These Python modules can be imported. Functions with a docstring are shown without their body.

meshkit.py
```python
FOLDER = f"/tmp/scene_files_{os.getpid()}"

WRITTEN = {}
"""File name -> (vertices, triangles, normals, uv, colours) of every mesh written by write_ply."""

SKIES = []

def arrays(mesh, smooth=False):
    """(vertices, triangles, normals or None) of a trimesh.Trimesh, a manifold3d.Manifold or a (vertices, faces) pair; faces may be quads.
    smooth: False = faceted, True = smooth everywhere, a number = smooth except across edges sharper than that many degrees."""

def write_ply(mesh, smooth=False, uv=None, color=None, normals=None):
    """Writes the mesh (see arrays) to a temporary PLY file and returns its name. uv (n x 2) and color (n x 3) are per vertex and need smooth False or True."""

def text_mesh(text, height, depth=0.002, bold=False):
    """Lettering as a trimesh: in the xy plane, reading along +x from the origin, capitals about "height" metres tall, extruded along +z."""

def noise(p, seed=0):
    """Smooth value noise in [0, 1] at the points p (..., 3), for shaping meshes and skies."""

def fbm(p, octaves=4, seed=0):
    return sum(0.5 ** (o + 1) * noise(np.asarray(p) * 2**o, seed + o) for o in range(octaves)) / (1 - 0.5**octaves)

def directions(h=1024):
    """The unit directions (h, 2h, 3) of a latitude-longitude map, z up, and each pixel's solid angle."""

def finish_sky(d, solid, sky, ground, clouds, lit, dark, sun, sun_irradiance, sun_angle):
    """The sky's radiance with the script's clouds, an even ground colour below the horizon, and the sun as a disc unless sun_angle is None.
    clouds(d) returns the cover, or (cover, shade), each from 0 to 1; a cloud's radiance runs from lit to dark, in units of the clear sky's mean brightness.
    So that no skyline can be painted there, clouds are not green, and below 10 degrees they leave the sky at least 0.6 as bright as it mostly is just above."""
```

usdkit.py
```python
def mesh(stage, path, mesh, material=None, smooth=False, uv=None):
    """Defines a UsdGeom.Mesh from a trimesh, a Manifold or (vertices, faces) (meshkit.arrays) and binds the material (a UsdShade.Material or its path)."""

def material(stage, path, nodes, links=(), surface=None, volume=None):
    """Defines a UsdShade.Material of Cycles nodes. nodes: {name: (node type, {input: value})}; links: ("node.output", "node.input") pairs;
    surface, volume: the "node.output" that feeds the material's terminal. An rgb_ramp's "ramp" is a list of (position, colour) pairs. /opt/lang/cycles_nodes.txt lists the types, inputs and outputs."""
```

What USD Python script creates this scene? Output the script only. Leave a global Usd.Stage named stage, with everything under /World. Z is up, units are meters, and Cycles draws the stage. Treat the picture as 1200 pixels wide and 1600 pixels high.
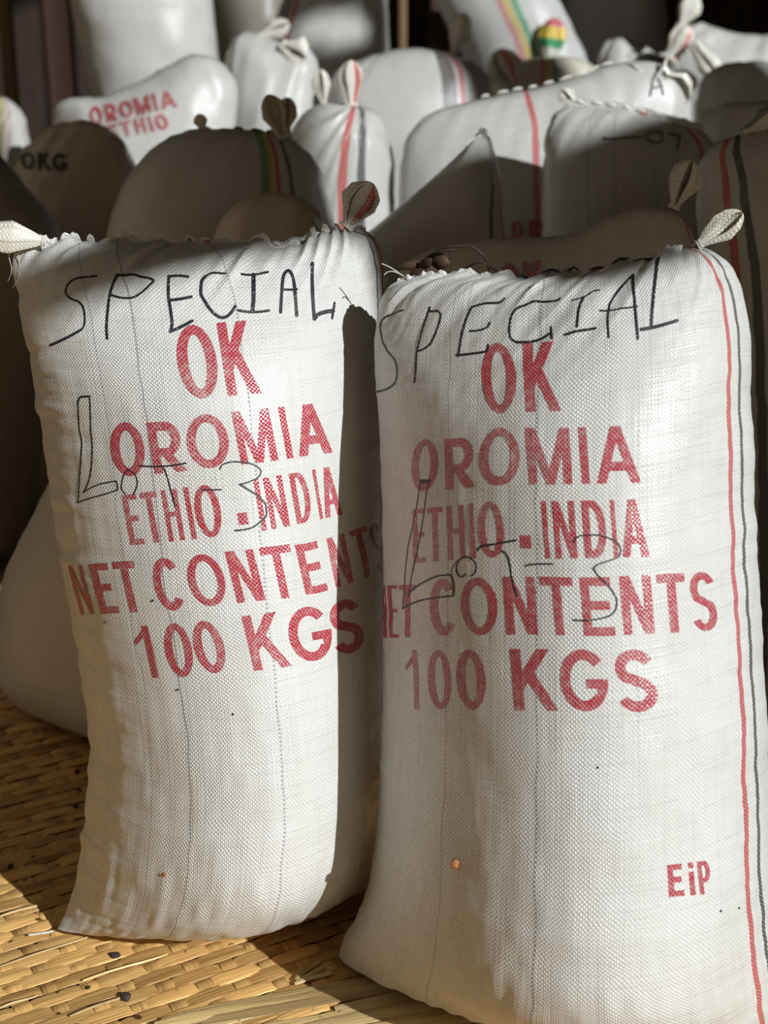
import math, random
import numpy as np, trimesh, shapely
from shapely.geometry import LineString, Polygon, box as sbox
from shapely.ops import unary_union
from scipy.interpolate import LinearNDInterpolator, PchipInterpolator
from pxr import Usd, UsdGeom, UsdLux, UsdShade, Gf, Sdf, Vt
import usdkit, meshkit

stage = Usd.Stage.CreateInMemory()
UsdGeom.SetStageUpAxis(stage, 'Z')
UsdGeom.SetStageMetersPerUnit(stage, 1.0)
UsdGeom.Xform.Define(stage, '/World')
UsdGeom.Scope.Define(stage, '/World/Looks')
rng = np.random.default_rng(7)

# ------------------------------------------------------------------ camera
CAM_H, PITCH, FPX = 1.33, math.radians(20.5), 2400.0
FWD = np.array([0, math.cos(PITCH), -math.sin(PITCH)])
UP = np.array([0, math.sin(PITCH), math.cos(PITCH)])
RIGHT = np.array([1.0, 0, 0])
EYE = np.array([0, 0, CAM_H])
cam = UsdGeom.Camera.Define(stage, '/World/camera')
cam.CreateHorizontalApertureAttr(36.0)
cam.CreateVerticalApertureAttr(48.0)
cam.CreateFocalLengthAttr(FPX / 1200 * 36.0)
cam.CreateFStopAttr(5.0)
cam.CreateFocusDistanceAttr(2.0)
cam.CreateClippingRangeAttr(Gf.Vec2f(0.05, 200))
cam.CreateExposureAttr(0.0)
m = Gf.Matrix4d(1)
m.SetRow(0, Gf.Vec4d(*RIGHT, 0)); m.SetRow(1, Gf.Vec4d(*UP, 0)); m.SetRow(2, Gf.Vec4d(*(-FWD), 0)); m.SetRow(3, Gf.Vec4d(*EYE, 1))
UsdGeom.Xformable(cam).AddTransformOp().Set(m)

# ------------------------------------------------------------------ light: sun from the right front, dim sky through the doorway
SUN_AZ, SUN_EL = math.radians(46), math.radians(29)
SUN = np.array([math.sin(SUN_AZ) * math.cos(SUN_EL), -math.cos(SUN_AZ) * math.cos(SUN_EL), math.sin(SUN_EL)])
sun = UsdLux.DistantLight.Define(stage, '/World/sun')
sun.CreateIntensityAttr(1.11)
sun.CreateAngleAttr(0.55)
sun.CreateNormalizeAttr(True)
sun.CreateColorAttr(Gf.Vec3f(0.955, 1.0, 1.02))
sz = Gf.Vec3d(*SUN); sx = Gf.Cross(Gf.Vec3d(0, 0, 1), sz).GetNormalized(); sy = Gf.Cross(sz, sx)
m = Gf.Matrix4d(1)
m.SetRow(0, Gf.Vec4d(*sx, 0)); m.SetRow(1, Gf.Vec4d(*sy, 0)); m.SetRow(2, Gf.Vec4d(*sz, 0))
UsdGeom.Xformable(sun).AddTransformOp().Set(m)
dome = UsdLux.DomeLight.Define(stage, '/World/sky')
dome.CreateIntensityAttr(0.135)
dome.CreateColorAttr(Gf.Vec3f(1.0, 0.87, 0.66))

# ------------------------------------------------------------------ helpers
def ray(px, py):
    return FPX * FWD + (px - 600) * RIGHT + (800 - py) * UP

def proj(P):
    d = np.asarray(P, float) - EYE
    z = d @ FWD
    return np.stack([600 + FPX * (d @ RIGHT) / z, 800 - FPX * (d @ UP) / z], -1)

def on_floor(px, py, z=0.0):
    r = ray(px, py)
    return EYE + r * ((z - CAM_H) / r[2])

_used, _LOC = {}, {}
def path_for(name, parent=None):
    base = (str(parent.GetPath()) if parent is not None else '/World') + '/'
    k = _used.get(base + name, 0)
    _used[base + name] = k + 1
    return base + (name if k == 0 else '%s_%03d' % (name, k))

def tag(prim, label=None, category=None, group=None, kind=None):
    for k, v in (('label', label), ('category', category), ('group', group), ('kind', kind)):
        if v:
            prim.SetCustomDataByKey(k, v)
    return prim

def thing(name, label, category, loc=(0, 0, 0), group=None, kind=None):
    x = UsdGeom.Xform.Define(stage, path_for(name))
    x.AddTranslateOp().Set(Gf.Vec3d(*map(float, loc)))
    p = x.GetPrim()
    _LOC[str(p.GetPath())] = np.array(loc, float)
    return tag(p, label, category, group, kind)

def put(name, v, f, mat, parent=None, uv=None, normals=None, smooth=True, label=None, kind=None):
    v = np.asarray(v, float)
    if parent is not None:
        top = parent
        while str(top.GetPath().GetParentPath()) != '/World':
            top = top.GetParent()
        v = v - _LOC[str(top.GetPath())]
    f = np.asarray(f, int)
    if f.shape[1] == 4:
        f = np.vstack([f[:, [0, 1, 2]], f[:, [0, 2, 3]]])
    p = path_for(name, parent)
    if normals is None:
        me = usdkit.mesh(stage, p, (v, f), mat, smooth=smooth, uv=uv)
    else:
        me = usdkit.mesh(stage, p, (v, f), mat, smooth=False, uv=uv)
        me.CreateNormalsAttr(Vt.Vec3fArray.FromNumpy(np.asarray(normals, np.float32)))
        me.SetNormalsInterpolation('vertex')
    return tag(me.GetPrim(), label, None, None, kind)

def boxm(lo, hi):
    b = trimesh.creation.box(bounds=[lo, hi])
    return np.array(b.vertices), np.array(b.faces)

def tube(pts, r, sides=6):
    p = np.asarray(pts, float)
    r = np.broadcast_to(r, (len(p),))
    t = np.gradient(p, axis=0)
    t /= np.linalg.norm(t, axis=1, keepdims=True) + 1e-12
    a = np.cross(t, np.where(np.abs(t[:, 2:]) < 0.9, [0, 0, 1.0], [1.0, 0, 0]))
    a /= np.linalg.norm(a, axis=1, keepdims=True) + 1e-12
    b = np.cross(t, a)
    ang = np.arange(sides) * 2 * np.pi / sides
    v = p[:, None] + r[:, None, None] * (np.cos(ang)[None, :, None] * a[:, None] + np.sin(ang)[None, :, None] * b[:, None])
    i, j = np.meshgrid(np.arange(len(p) - 1), np.arange(sides), indexing='ij')
    q = np.stack([i * sides + j, i * sides + (j + 1) % sides, (i + 1) * sides + (j + 1) % sides, (i + 1) * sides + j], -1).reshape(-1, 4)
    n = len(p)
    caps = [[0, k + 1, k] for k in range(1, sides - 1)] + [[(n - 1) * sides, (n - 1) * sides + k, (n - 1) * sides + k + 1] for k in range(1, sides - 1)]
    return v.reshape(-1, 3), np.vstack([q[:, [0, 1, 2]], q[:, [0, 2, 3]], np.array(caps)])

def join(parts):
    vs, fs, n = [], [], 0
    for v, f in parts:
        vs.append(v); fs.append(np.asarray(f) + n); n += len(v)
    return np.vstack(vs), np.vstack(fs)

# ------------------------------------------------------------------ materials
TAPE = 0.0027
def fabric(name, stripes=(), lines=(), base=(0.74, 0.735, 0.705), ink=None, ink_hold=0.45, rough=0.32, bump=1.0, bands=()):
    """Woven plastic tape: plain weave in the sack's own cloth coordinates (st, metres)."""
    N, L = {}, []
    N['uv'] = ('uvmap', {'attribute': 'st'})
    N['sep'] = ('separate_xyz', {}); L.append(('uv.UV', 'sep.vector'))
    def mth(n, op, a, b=None, c=None, clamp=False):
        d = {'math_type': op}
        if clamp: d['use_clamp'] = True
        for k, x in (('value1', a), ('value2', b), ('value3', c)):
            if x is None: continue
            if isinstance(x, str): L.append((x, n + '.' + k))
            else: d[k] = float(x)
        N[n] = ('math', d)
        return n + '.value'
    # wobble of the tapes
    N['wob'] = ('noise_texture', {'scale': 14.0, 'detail': 2.0}); L.append(('uv.UV', 'wob.vector'))
    wob = mth('wobm', 'multiply_add', 'wob.fac', 0.012, -0.006)
    uu = mth('uu', 'add', 'sep.x', wob)
    vv = mth('vv', 'add', 'sep.y', wob)
    sx_ = mth('sx', 'sine', mth('ux', 'multiply', uu, math.pi / TAPE))
    sy_ = mth('sy', 'sine', mth('vy', 'multiply', vv, math.pi / TAPE))
    h = mth('h', 'multiply', sx_, sy_)
    # relief: every tape crossing is a small cushion
    ha = mth('hs', 'multiply_add', mth('hq', 'power', mth('ha', 'absolute', h), 0.8), 0.45, mth('hk', 'multiply_add', h, 0.42, 0.42))
    # long slubs: weft and warp tapes that sit proud
    N['mpu'] = ('mapping', {'mapping_type': 'point', 'scale': (6.0, 290.0, 1.0)}); L.append(('uv.UV', 'mpu.vector'))
    N['slu'] = ('noise_texture', {'scale': 1.0, 'detail': 1.0}); L.append(('mpu.vector', 'slu.vector'))
    N['mpv'] = ('mapping', {'mapping_type': 'point', 'scale': (290.0, 5.0, 1.0)}); L.append(('uv.UV', 'mpv.vector'))
    N['slv'] = ('noise_texture', {'scale': 1.0, 'detail': 1.0}); L.append(('mpv.vector', 'slv.vector'))
    sl = mth('sl', 'add', 'slu.fac', 'slv.fac')
    # stray thick threads
    s3 = mth('s3', 'multiply', mth('s2', 'greater_than', 'slu.fac', 0.66), 0.3)
    s4 = mth('s4', 'multiply', mth('s5', 'greater_than', 'slv.fac', 0.68), 0.35)
    rel = mth('rel', 'add', mth('r1', 'multiply_add', sl, 0.55, ha), mth('r2', 'add', s3, s4))
    N['bump'] = ('bump', {'strength': 0.9 * bump, 'distance': 0.0010}); L.append((rel, 'bump.height'))
    # colour: warp over slightly lighter than weft over
    over = mth('over', 'multiply_add', h, 4.0, 0.5, clamp=True)
    N['shade'] = ('mix_color', {'a': tuple(0.80 * c for c in base), 'b': tuple(min(1, 1.08 * c) for c in base)}); L.append((over, 'shade.fac'))
    # tape to tape variation and soft grubbiness
    N['dirt'] = ('noise_texture', {'scale': 5.0, 'detail': 5.0, 'roughness': 0.65}); L.append(('uv.UV', 'dirt.vector'))
    N['dr'] = ('rgb_ramp', {'ramp': [(0.0, (0.80, 0.77, 0.71)), (0.42, (0.95, 0.94, 0.92)), (0.6, (1, 1, 1)), (1.0, (1.03, 1.03, 1.03))]}); L.append(('dirt.fac', 'dr.fac'))
    N['mul'] = ('mix_color', {'blend_type': 'multiply', 'fac': 1.0}); L += [('shade.result', 'mul.a'), ('dr.color', 'mul.b')]
    N['tv'] = ('mix_color', {'blend_type': 'multiply', 'fac': 0.16}); L += [('mul.result', 'tv.a')]
    N['tvr'] = ('rgb_ramp', {'ramp': [(0.25, (0.62, 0.62, 0.62)), (0.5, (1, 1, 1)), (1, (1.05, 1.05, 1.05))]}); L += [('slv.fac', 'tvr.fac'), ('tvr.color', 'tv.b')]
    col = 'tv.result'
    for k, (uc, half, dark) in enumerate(lines):
        c = mth('ln%d' % k, 'compare', uu, uc, half)
        # thread shows where it floats over the weft
        d = mth('lnd%d' % k, 'multiply', c, mth('lne%d' % k, 'multiply_add', sy_, 0.35, dark, clamp=True))
        N['lm%d' % k] = ('mix_color', {'b': (0.22, 0.22, 0.225)}); L += [(col, 'lm%d.a' % k), (d, 'lm%d.fac' % k)]
        col = 'lm%d.result' % k
    for k, (uc, half, sc) in enumerate(stripes):
        c = mth('st%d' % k, 'compare', uu, uc, half)
        d = mth('std%d' % k, 'multiply', c, mth('ste%d' % k, 'multiply_add', over, 0.36, 0.64, clamp=True))
        N['sm%d' % k] = ('mix_color', {'b': sc}); L += [(col, 'sm%d.a' % k), (d, 'sm%d.fac' % k)]
        col = 'sm%d.result' % k
    for k, (vc, half, sc) in enumerate(bands):
        c = mth('bd%d' % k, 'compare', vv, vc, half)
        N['bm%d' % k] = ('mix_color', {'b': sc}); L += [(col, 'bm%d.a' % k), (c, 'bm%d.fac' % k)]
        col = 'bm%d.result' % k
    if ink is not None:
        N['ik'] = ('noise_texture', {'scale': 130.0, 'detail': 3.0}); L.append(('uv.UV', 'ik.vector'))
        N['ik2'] = ('noise_texture', {'scale': 9.0, 'detail': 2.0}); L.append(('uv.UV', 'ik2.vector'))
        w = mth('iw', 'multiply_add', 'ik.fac', 1.0, mth('iw2', 'multiply_add', 'ik2.fac', 0.7, -0.80))
        cov = mth('cov', 'add', mth('cov1', 'multiply_add', over, 1.0 - ink_hold, ink_hold), w, clamp=True)
        N['im'] = ('mix_color', {'b': ink}); L += [(col, 'im.a'), (cov, 'im.fac')]
        col = 'im.result'
    N['p'] = ('principled_bsdf', {'roughness': rough, 'specular_ior_level': 0.7})
    rg = mth('rg', 'multiply_add', 'slv.fac', 0.22, rough - 0.11)
    L += [(rg, 'p.roughness'), (col, 'p.base_color'), ('bump.normal', 'p.normal')]
    return usdkit.material(stage, '/World/Looks/' + name, N, L, surface='p.BSDF')

RED, BLACK = (0.50, 0.06, 0.055), (0.035, 0.035, 0.04)
M_ink = fabric('red_ink', ink=(0.41, 0.009, 0.028), ink_hold=0.58)
M_marker = usdkit.material(stage, '/World/Looks/black_marker', {
    'uv': ('uvmap', {'attribute': 'st'}), 'n': ('noise_texture', {'scale': 260.0, 'detail': 2.0}),
    'r': ('rgb_ramp', {'ramp': [(0.0, (0.012, 0.012, 0.016)), (0.62, (0.02, 0.02, 0.025)), (0.74, (0.4, 0.39, 0.37)), (1, (0.5, 0.49, 0.47))]}),
    'p': ('principled_bsdf', {'roughness': 0.5})},
    [('uv.UV', 'n.vector'), ('n.fac', 'r.fac'), ('r.color', 'p.base_color')], surface='p.BSDF')

def plain(name, c, rough=0.7, var=0.25, scale=30.0, stretch=(1, 1, 1), bump=0.0, coord='geo'):
    N = {'g': ('geometry', {}), 'mp': ('mapping', {'mapping_type': 'point', 'scale': stretch}), 'n': ('noise_texture', {'scale': scale, 'detail': 5.0, 'roughness': 0.6}),
         'r': ('rgb_ramp', {'ramp': [(0.2, tuple(x * (1 - var) for x in c)), (0.5, c), (0.85, tuple(min(1, x * (1 + var)) for x in c))]}),
         'p': ('principled_bsdf', {'roughness': rough})}
    L = [('g.position', 'mp.vector'), ('mp.vector', 'n.vector'), ('n.fac', 'r.fac'), ('r.color', 'p.base_color')]
    if coord == 'uv':
        N['g'] = ('uvmap', {'attribute': 'st'}); L[0] = ('g.UV', 'mp.vector')
    if bump:
        N['b'] = ('bump', {'strength': 0.8, 'distance': bump}); L += [('n.fac', 'b.height'), ('b.normal', 'p.normal')]
    return usdkit.material(stage, '/World/Looks/' + name, N, L, surface='p.BSDF')

def splint(name, c0, c1, c2):
    """Split bamboo: long grain along the strip (u), tone varies from strip to strip, dark weathering spots."""
    N = {'uv': ('uvmap', {'attribute': 'st'}), 'oi': ('object_info', {}),
         'off': ('combine_xyz', {}), 'om': ('math', {'math_type': 'multiply', 'value2': 37.0}),
         'add': ('vector_math', {'math_type': 'add'}),
         'mp': ('mapping', {'mapping_type': 'point', 'scale': (6.0, 420.0, 1.0)}),
         'n': ('noise_texture', {'scale': 1.0, 'detail': 4.0, 'roughness': 0.6}),
         'mp2': ('mapping', {'mapping_type': 'point', 'scale': (3.0, 40.0, 1.0)}),
         'n2': ('noise_texture', {'scale': 1.0, 'detail': 2.0}),
         'r': ('rgb_ramp', {'ramp': [(0.22, c0), (0.5, c1), (0.8, c2)]}),
         'r2': ('rgb_ramp', {'ramp': [(0.25, (0.5, 0.44, 0.36)), (0.5, (0.95, 0.93, 0.9)), (0.75, (1.12, 1.1, 1.05))]}),
         'm': ('mix_color', {'blend_type': 'multiply', 'fac': 1.0}),
         'mo': ('mix_color', {'blend_type': 'multiply', 'fac': 1.0}),
         'ro': ('rgb_ramp', {'ramp': [(0.0, (0.68, 0.64, 0.58)), (0.5, (0.95, 0.95, 0.95)), (1.0, (1.2, 1.18, 1.12))]}),
         'n3': ('noise_texture', {'scale': 34.0, 'detail': 3.0}),
         'r3': ('rgb_ramp', {'ramp': [(0.0, (1, 1, 1)), (0.665, (1, 1, 1)), (0.71, (0.16, 0.12, 0.08)), (1, (0.1, 0.08, 0.06))]}),
         'md': ('mix_color', {'blend_type': 'multiply', 'fac': 1.0}),
         'b': ('bump', {'strength': 0.9, 'distance': 0.0016}),
         'p': ('principled_bsdf', {'roughness': 0.5})}
    L = [('oi.random', 'om.value1'), ('om.value', 'off.x'), ('om.value', 'off.y'), ('uv.UV', 'add.vector1'), ('off.vector', 'add.vector2'),
         ('add.vector', 'mp.vector'), ('mp.vector', 'n.vector'), ('n.fac', 'r.fac'), ('add.vector', 'mp2.vector'), ('mp2.vector', 'n2.vector'), ('n2.fac', 'r2.fac'),
         ('r.color', 'm.a'), ('r2.color', 'm.b'), ('m.result', 'mo.a'), ('oi.random', 'ro.fac'), ('ro.color', 'mo.b'),
         ('add.vector', 'n3.vector'), ('n3.fac', 'r3.fac'), ('mo.result', 'md.a'), ('r3.color', 'md.b'),
         ('n.fac', 'b.height'), ('md.result', 'p.base_color'), ('b.normal', 'p.normal')]
    return usdkit.material(stage, '/World/Looks/' + name, N, L, surface='p.BSDF')

M_weft = splint('bamboo_weft', (0.36, 0.17, 0.05), (0.80, 0.48, 0.175), (0.92, 0.66, 0.30))
M_warp = splint('bamboo_warp', (0.34, 0.17, 0.055), (0.70, 0.42, 0.155), (0.82, 0.55, 0.24))
M_fray = splint('bamboo_fray', (0.40, 0.26, 0.10), (0.66, 0.49, 0.23), (0.80, 0.66, 0.38))
M_earth = plain('earth', (0.24, 0.15, 0.075), 0.9, 0.4, 12)
M_ground = plain('outside_ground', (0.45, 0.32, 0.19), 0.95, 0.3, 3)
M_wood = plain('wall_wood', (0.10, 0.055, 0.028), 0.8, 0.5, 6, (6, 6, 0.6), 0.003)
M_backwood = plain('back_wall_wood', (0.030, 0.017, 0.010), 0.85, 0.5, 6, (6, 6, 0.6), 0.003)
M_post = plain('post_wood', (0.055, 0.022, 0.012), 0.7, 0.5, 6, (8, 8, 0.5), 0.003)
M_lath = plain('lath_wood', (0.20, 0.12, 0.06), 0.7, 0.4, 6, (8, 8, 0.5), 0.003)
M_roof = plain('roof_boards', (0.24, 0.14, 0.07), 0.9, 0.4, 5)
M_thread = plain('stitch_thread', (0.72, 0.70, 0.64), 0.7, 0.2, 300)
M_dark = plain('dark_thread', (0.05, 0.045, 0.045), 0.7, 0.3, 300)
M_stalk = plain('dry_stalk', (0.045, 0.03, 0.022), 0.6, 0.4, 200)
M_leafy = plain('dry_leaf_brown', (0.06, 0.032, 0.017), 0.7, 0.5, 80)
M_husk = plain('husk', (0.34, 0.14, 0.045), 0.7, 0.4, 300)
M_bean = plain('dark_husk', (0.035, 0.025, 0.018), 0.7, 0.4, 300)

# ------------------------------------------------------------------ the room: sun enters by a tall doorway and a high window in the slanting right wall
ROOM = [(-3.0, -4.0), (0.0, -4.0), (6.0, 2.0), (6.0, 7.0), (-3.0, 7.0)]
CEIL = 6.2
def wall_from(name, a, b, holes=(), mat=None, thick=0.03):
    a, b = np.array(a, float), np.array(b, float)
    L_ = np.linalg.norm(b - a); d = (b - a) / L_; n = np.array([d[1], -d[0]])
    poly = Polygon([(0, 0), (L_, 0), (L_, CEIL), (0, CEIL)])
    for hh in holes:
        poly = poly.difference(sbox(*hh))
    ms = [trimesh.creation.extrude_polygon(g, thick, engine='earcut') for g in getattr(poly, 'geoms', [poly])]
    mm = trimesh.util.concatenate(ms)
    v = np.array(mm.vertices)
    w = a[None] + v[:, :1] * d + v[:, 2:] * n
    P = np.column_stack([w, v[:, 1]])
    pr = put(name, P, np.array(mm.faces), mat or M_wood, smooth=False)
    tag(pr, None, None, None, 'structure')
    return pr

# where the ray from a point to the sun leaves through the slanting wall: (distance along the wall, height)
def sunhit(P):
    a, b = np.array(ROOM[1]), np.array(ROOM[2]); d = (b - a) / np.linalg.norm(b - a); n = np.array([d[1], -d[0]])
    P = np.asarray(P, float)
    t = ((a - P[:2]) @ n) / (SUN[:2] @ n)
    q = P + t * SUN
    return float((q[:2] - a) @ d), float(q[2])
_l0 = sunhit((-0.9, 1.7, 0.5))[0]
_fl = sunhit(on_floor(20, 1600))[0]
_fr = sunhit((0.50, 1.80, 0.5))[0]
DOOR = (0.7, 0.0, _fr + 0.03, sunhit((-0.2, 1.93, 0.975))[1])
_f0, _f1 = sunhit((0.145, 1.895, 0.9))[0], sunhit((0.37, 1.84, 0.9))[0]
_ft = sunhit((0.15, 1.80, 0.915))[1]
DOORS = [(DOOR[0], 0.0, _f0, DOOR[3]), (_f0, 0.0, _f1, _ft), (_f1, 0.0, DOOR[2], DOOR[3])]
_c = sunhit((0.16, 2.78, 0.985)); _d = sunhit((0.05, 4.1, 1.0))[0]; _e = sunhit((0.55, 4.9, 1.1))[0]
_b = sunhit((0.33, 3.30, 0.865)); _m = sunhit((0.02, 3.4, 0.9))[0]
_a = sunhit((-0.43, 3.66, 0.6))[0]
_s = sunhit((-0.465, 1.985, 0.965))
SLOT2 = (_s[0] - 0.10, _s[1] - 0.035, _s[0] + 0.07, _s[1] + 0.05)
SLOT = (_c[0] - 0.06, _c[1], _c[0] + 0.08, _c[1] + 0.12)
HIGH = (_a, _c[1] - 0.05, _m, 6.0)
HIGH1 = (_m, _b[1], _d + 0.22, 6.0)
HIGH2 = (_e - 0.18, _c[1] + 0.1, _e + 0.55, 6.0)
HOLES = []
for (px, py, rx, rz) in ((512, 22, 0.045, 0.045), (552, 22, 0.050, 0.055), (574, 30, 0.05, 0.035)):
    h_ = sunhit(EYE + ray(px, py) * (5.02 / ray(px, py)[1]))
    HOLES.append((h_[0] - rx, h_[1] - rz, h_[0] + rx, h_[1] + rz))
wall_from('wall_right', ROOM[1], ROOM[2], DOORS + [SLOT, SLOT2, HIGH, HIGH1, HIGH2] + HOLES)
wall_from('wall_front', ROOM[0], ROOM[1])
wall_from('wall_side', ROOM[2], ROOM[3])
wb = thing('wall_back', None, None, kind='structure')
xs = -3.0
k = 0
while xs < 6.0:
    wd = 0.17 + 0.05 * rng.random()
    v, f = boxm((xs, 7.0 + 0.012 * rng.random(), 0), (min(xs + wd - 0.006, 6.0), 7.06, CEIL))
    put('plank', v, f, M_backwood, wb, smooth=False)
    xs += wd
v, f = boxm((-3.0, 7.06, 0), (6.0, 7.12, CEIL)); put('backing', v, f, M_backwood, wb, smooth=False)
wall_from('wall_left', ROOM[4], ROOM[0], [(2.2, 0.8, 6.6, 3.5)])
pf = Polygon(ROOM)
mm = trimesh.creation.extrude_polygon(pf, 0.1, engine='earcut')
v = np.array(mm.vertices)
tag(put('floor', v + [0, 0, -0.1], np.array(mm.faces), M_earth, smooth=False), None, None, None, 'structure')
tag(put('ceiling', v + [0, 0, CEIL], np.array(mm.faces), M_roof, smooth=False), None, None, None, 'structure')
v, f = boxm((-40, -40, -0.3), (40, 40, -0.12)); tag(put('ground', v, f, M_ground, smooth=False), None, None, None, 'structure')
PLAT = 0.42
pl = thing('floor_platform', None, None, kind='structure')
for i in range(12):
    v, f = boxm((-2.9, 4.42 + i * 0.2, PLAT - 0.04), (4.4, 4.42 + i * 0.2 + 0.192, PLAT)); put('plank', v, f, M_wood, pl, smooth=False)
for i in range(5):
    v, f = boxm((-2.8 + i * 1.75, 4.44, 0), (-2.7 + i * 1.75, 6.8, PLAT - 0.04)); put('bearer', v, f, M_wood, pl, smooth=False)

def at_depth(px, py, Y):
    r = ray(px, py)
    return EYE + r * (Y / r[1])

def post(name, px, Y, wd, mat, label, z0=0.0, lean=0.0, depth=None):
    x = at_depth(px, 60, Y)[0]
    d = depth or wd
    t = thing(name, label, 'post', (x, Y, z0))
    prof = Polygon([(-wd / 2, -d / 2), (wd / 2, -d / 2), (wd / 2, d / 2), (-wd / 2, d / 2)]).buffer(-0.008).buffer(0.008, quad_segs=2)
    g = trimesh.creation.extrude_polygon(prof, CEIL - z0, engine='earcut')
    g = g.subdivide_to_size(0.5)
    v = np.array(g.vertices)
    v[:, 0] += lean * v[:, 2] + 0.008 * (meshkit.noise(v * [0.1, 0.1, 2.0] + Y, 3) - 0.5)
    put('shaft', v + [x, Y, z0], np.array(g.faces), mat, t, smooth=30)
    return t

post('wooden_post', 92, 5.55, 0.085, M_post, 'dark reddish wooden post beside the big upright white sack', PLAT)
post('wooden_post', 688, 5.45, 0.075, M_post, 'brown wooden post just left of the sack with the rainbow stripe', PLAT)
post('wooden_batten', 630, 5.9, 0.030, M_lath, 'thin pale wooden batten standing behind the brown post', PLAT)
post('wooden_batten', 12, 5.9, 0.05, M_lath, 'pale wooden batten against the dark wall at the far left edge', PLAT)

# ------------------------------------------------------------------ sacks
class Sack:
    pass

def smooth_curve(pts, n, at=None):
    pts = np.asarray(pts, float)
    c = np.r_[0, np.cumsum(np.linalg.norm(np.diff(pts, axis=0), axis=1))]
    c /= c[-1]
    q = np.linspace(0, 1, n) if at is None else at
    return np.column_stack([PchipInterpolator(c, pts[:, k])(q) for k in range(2)])

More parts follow.
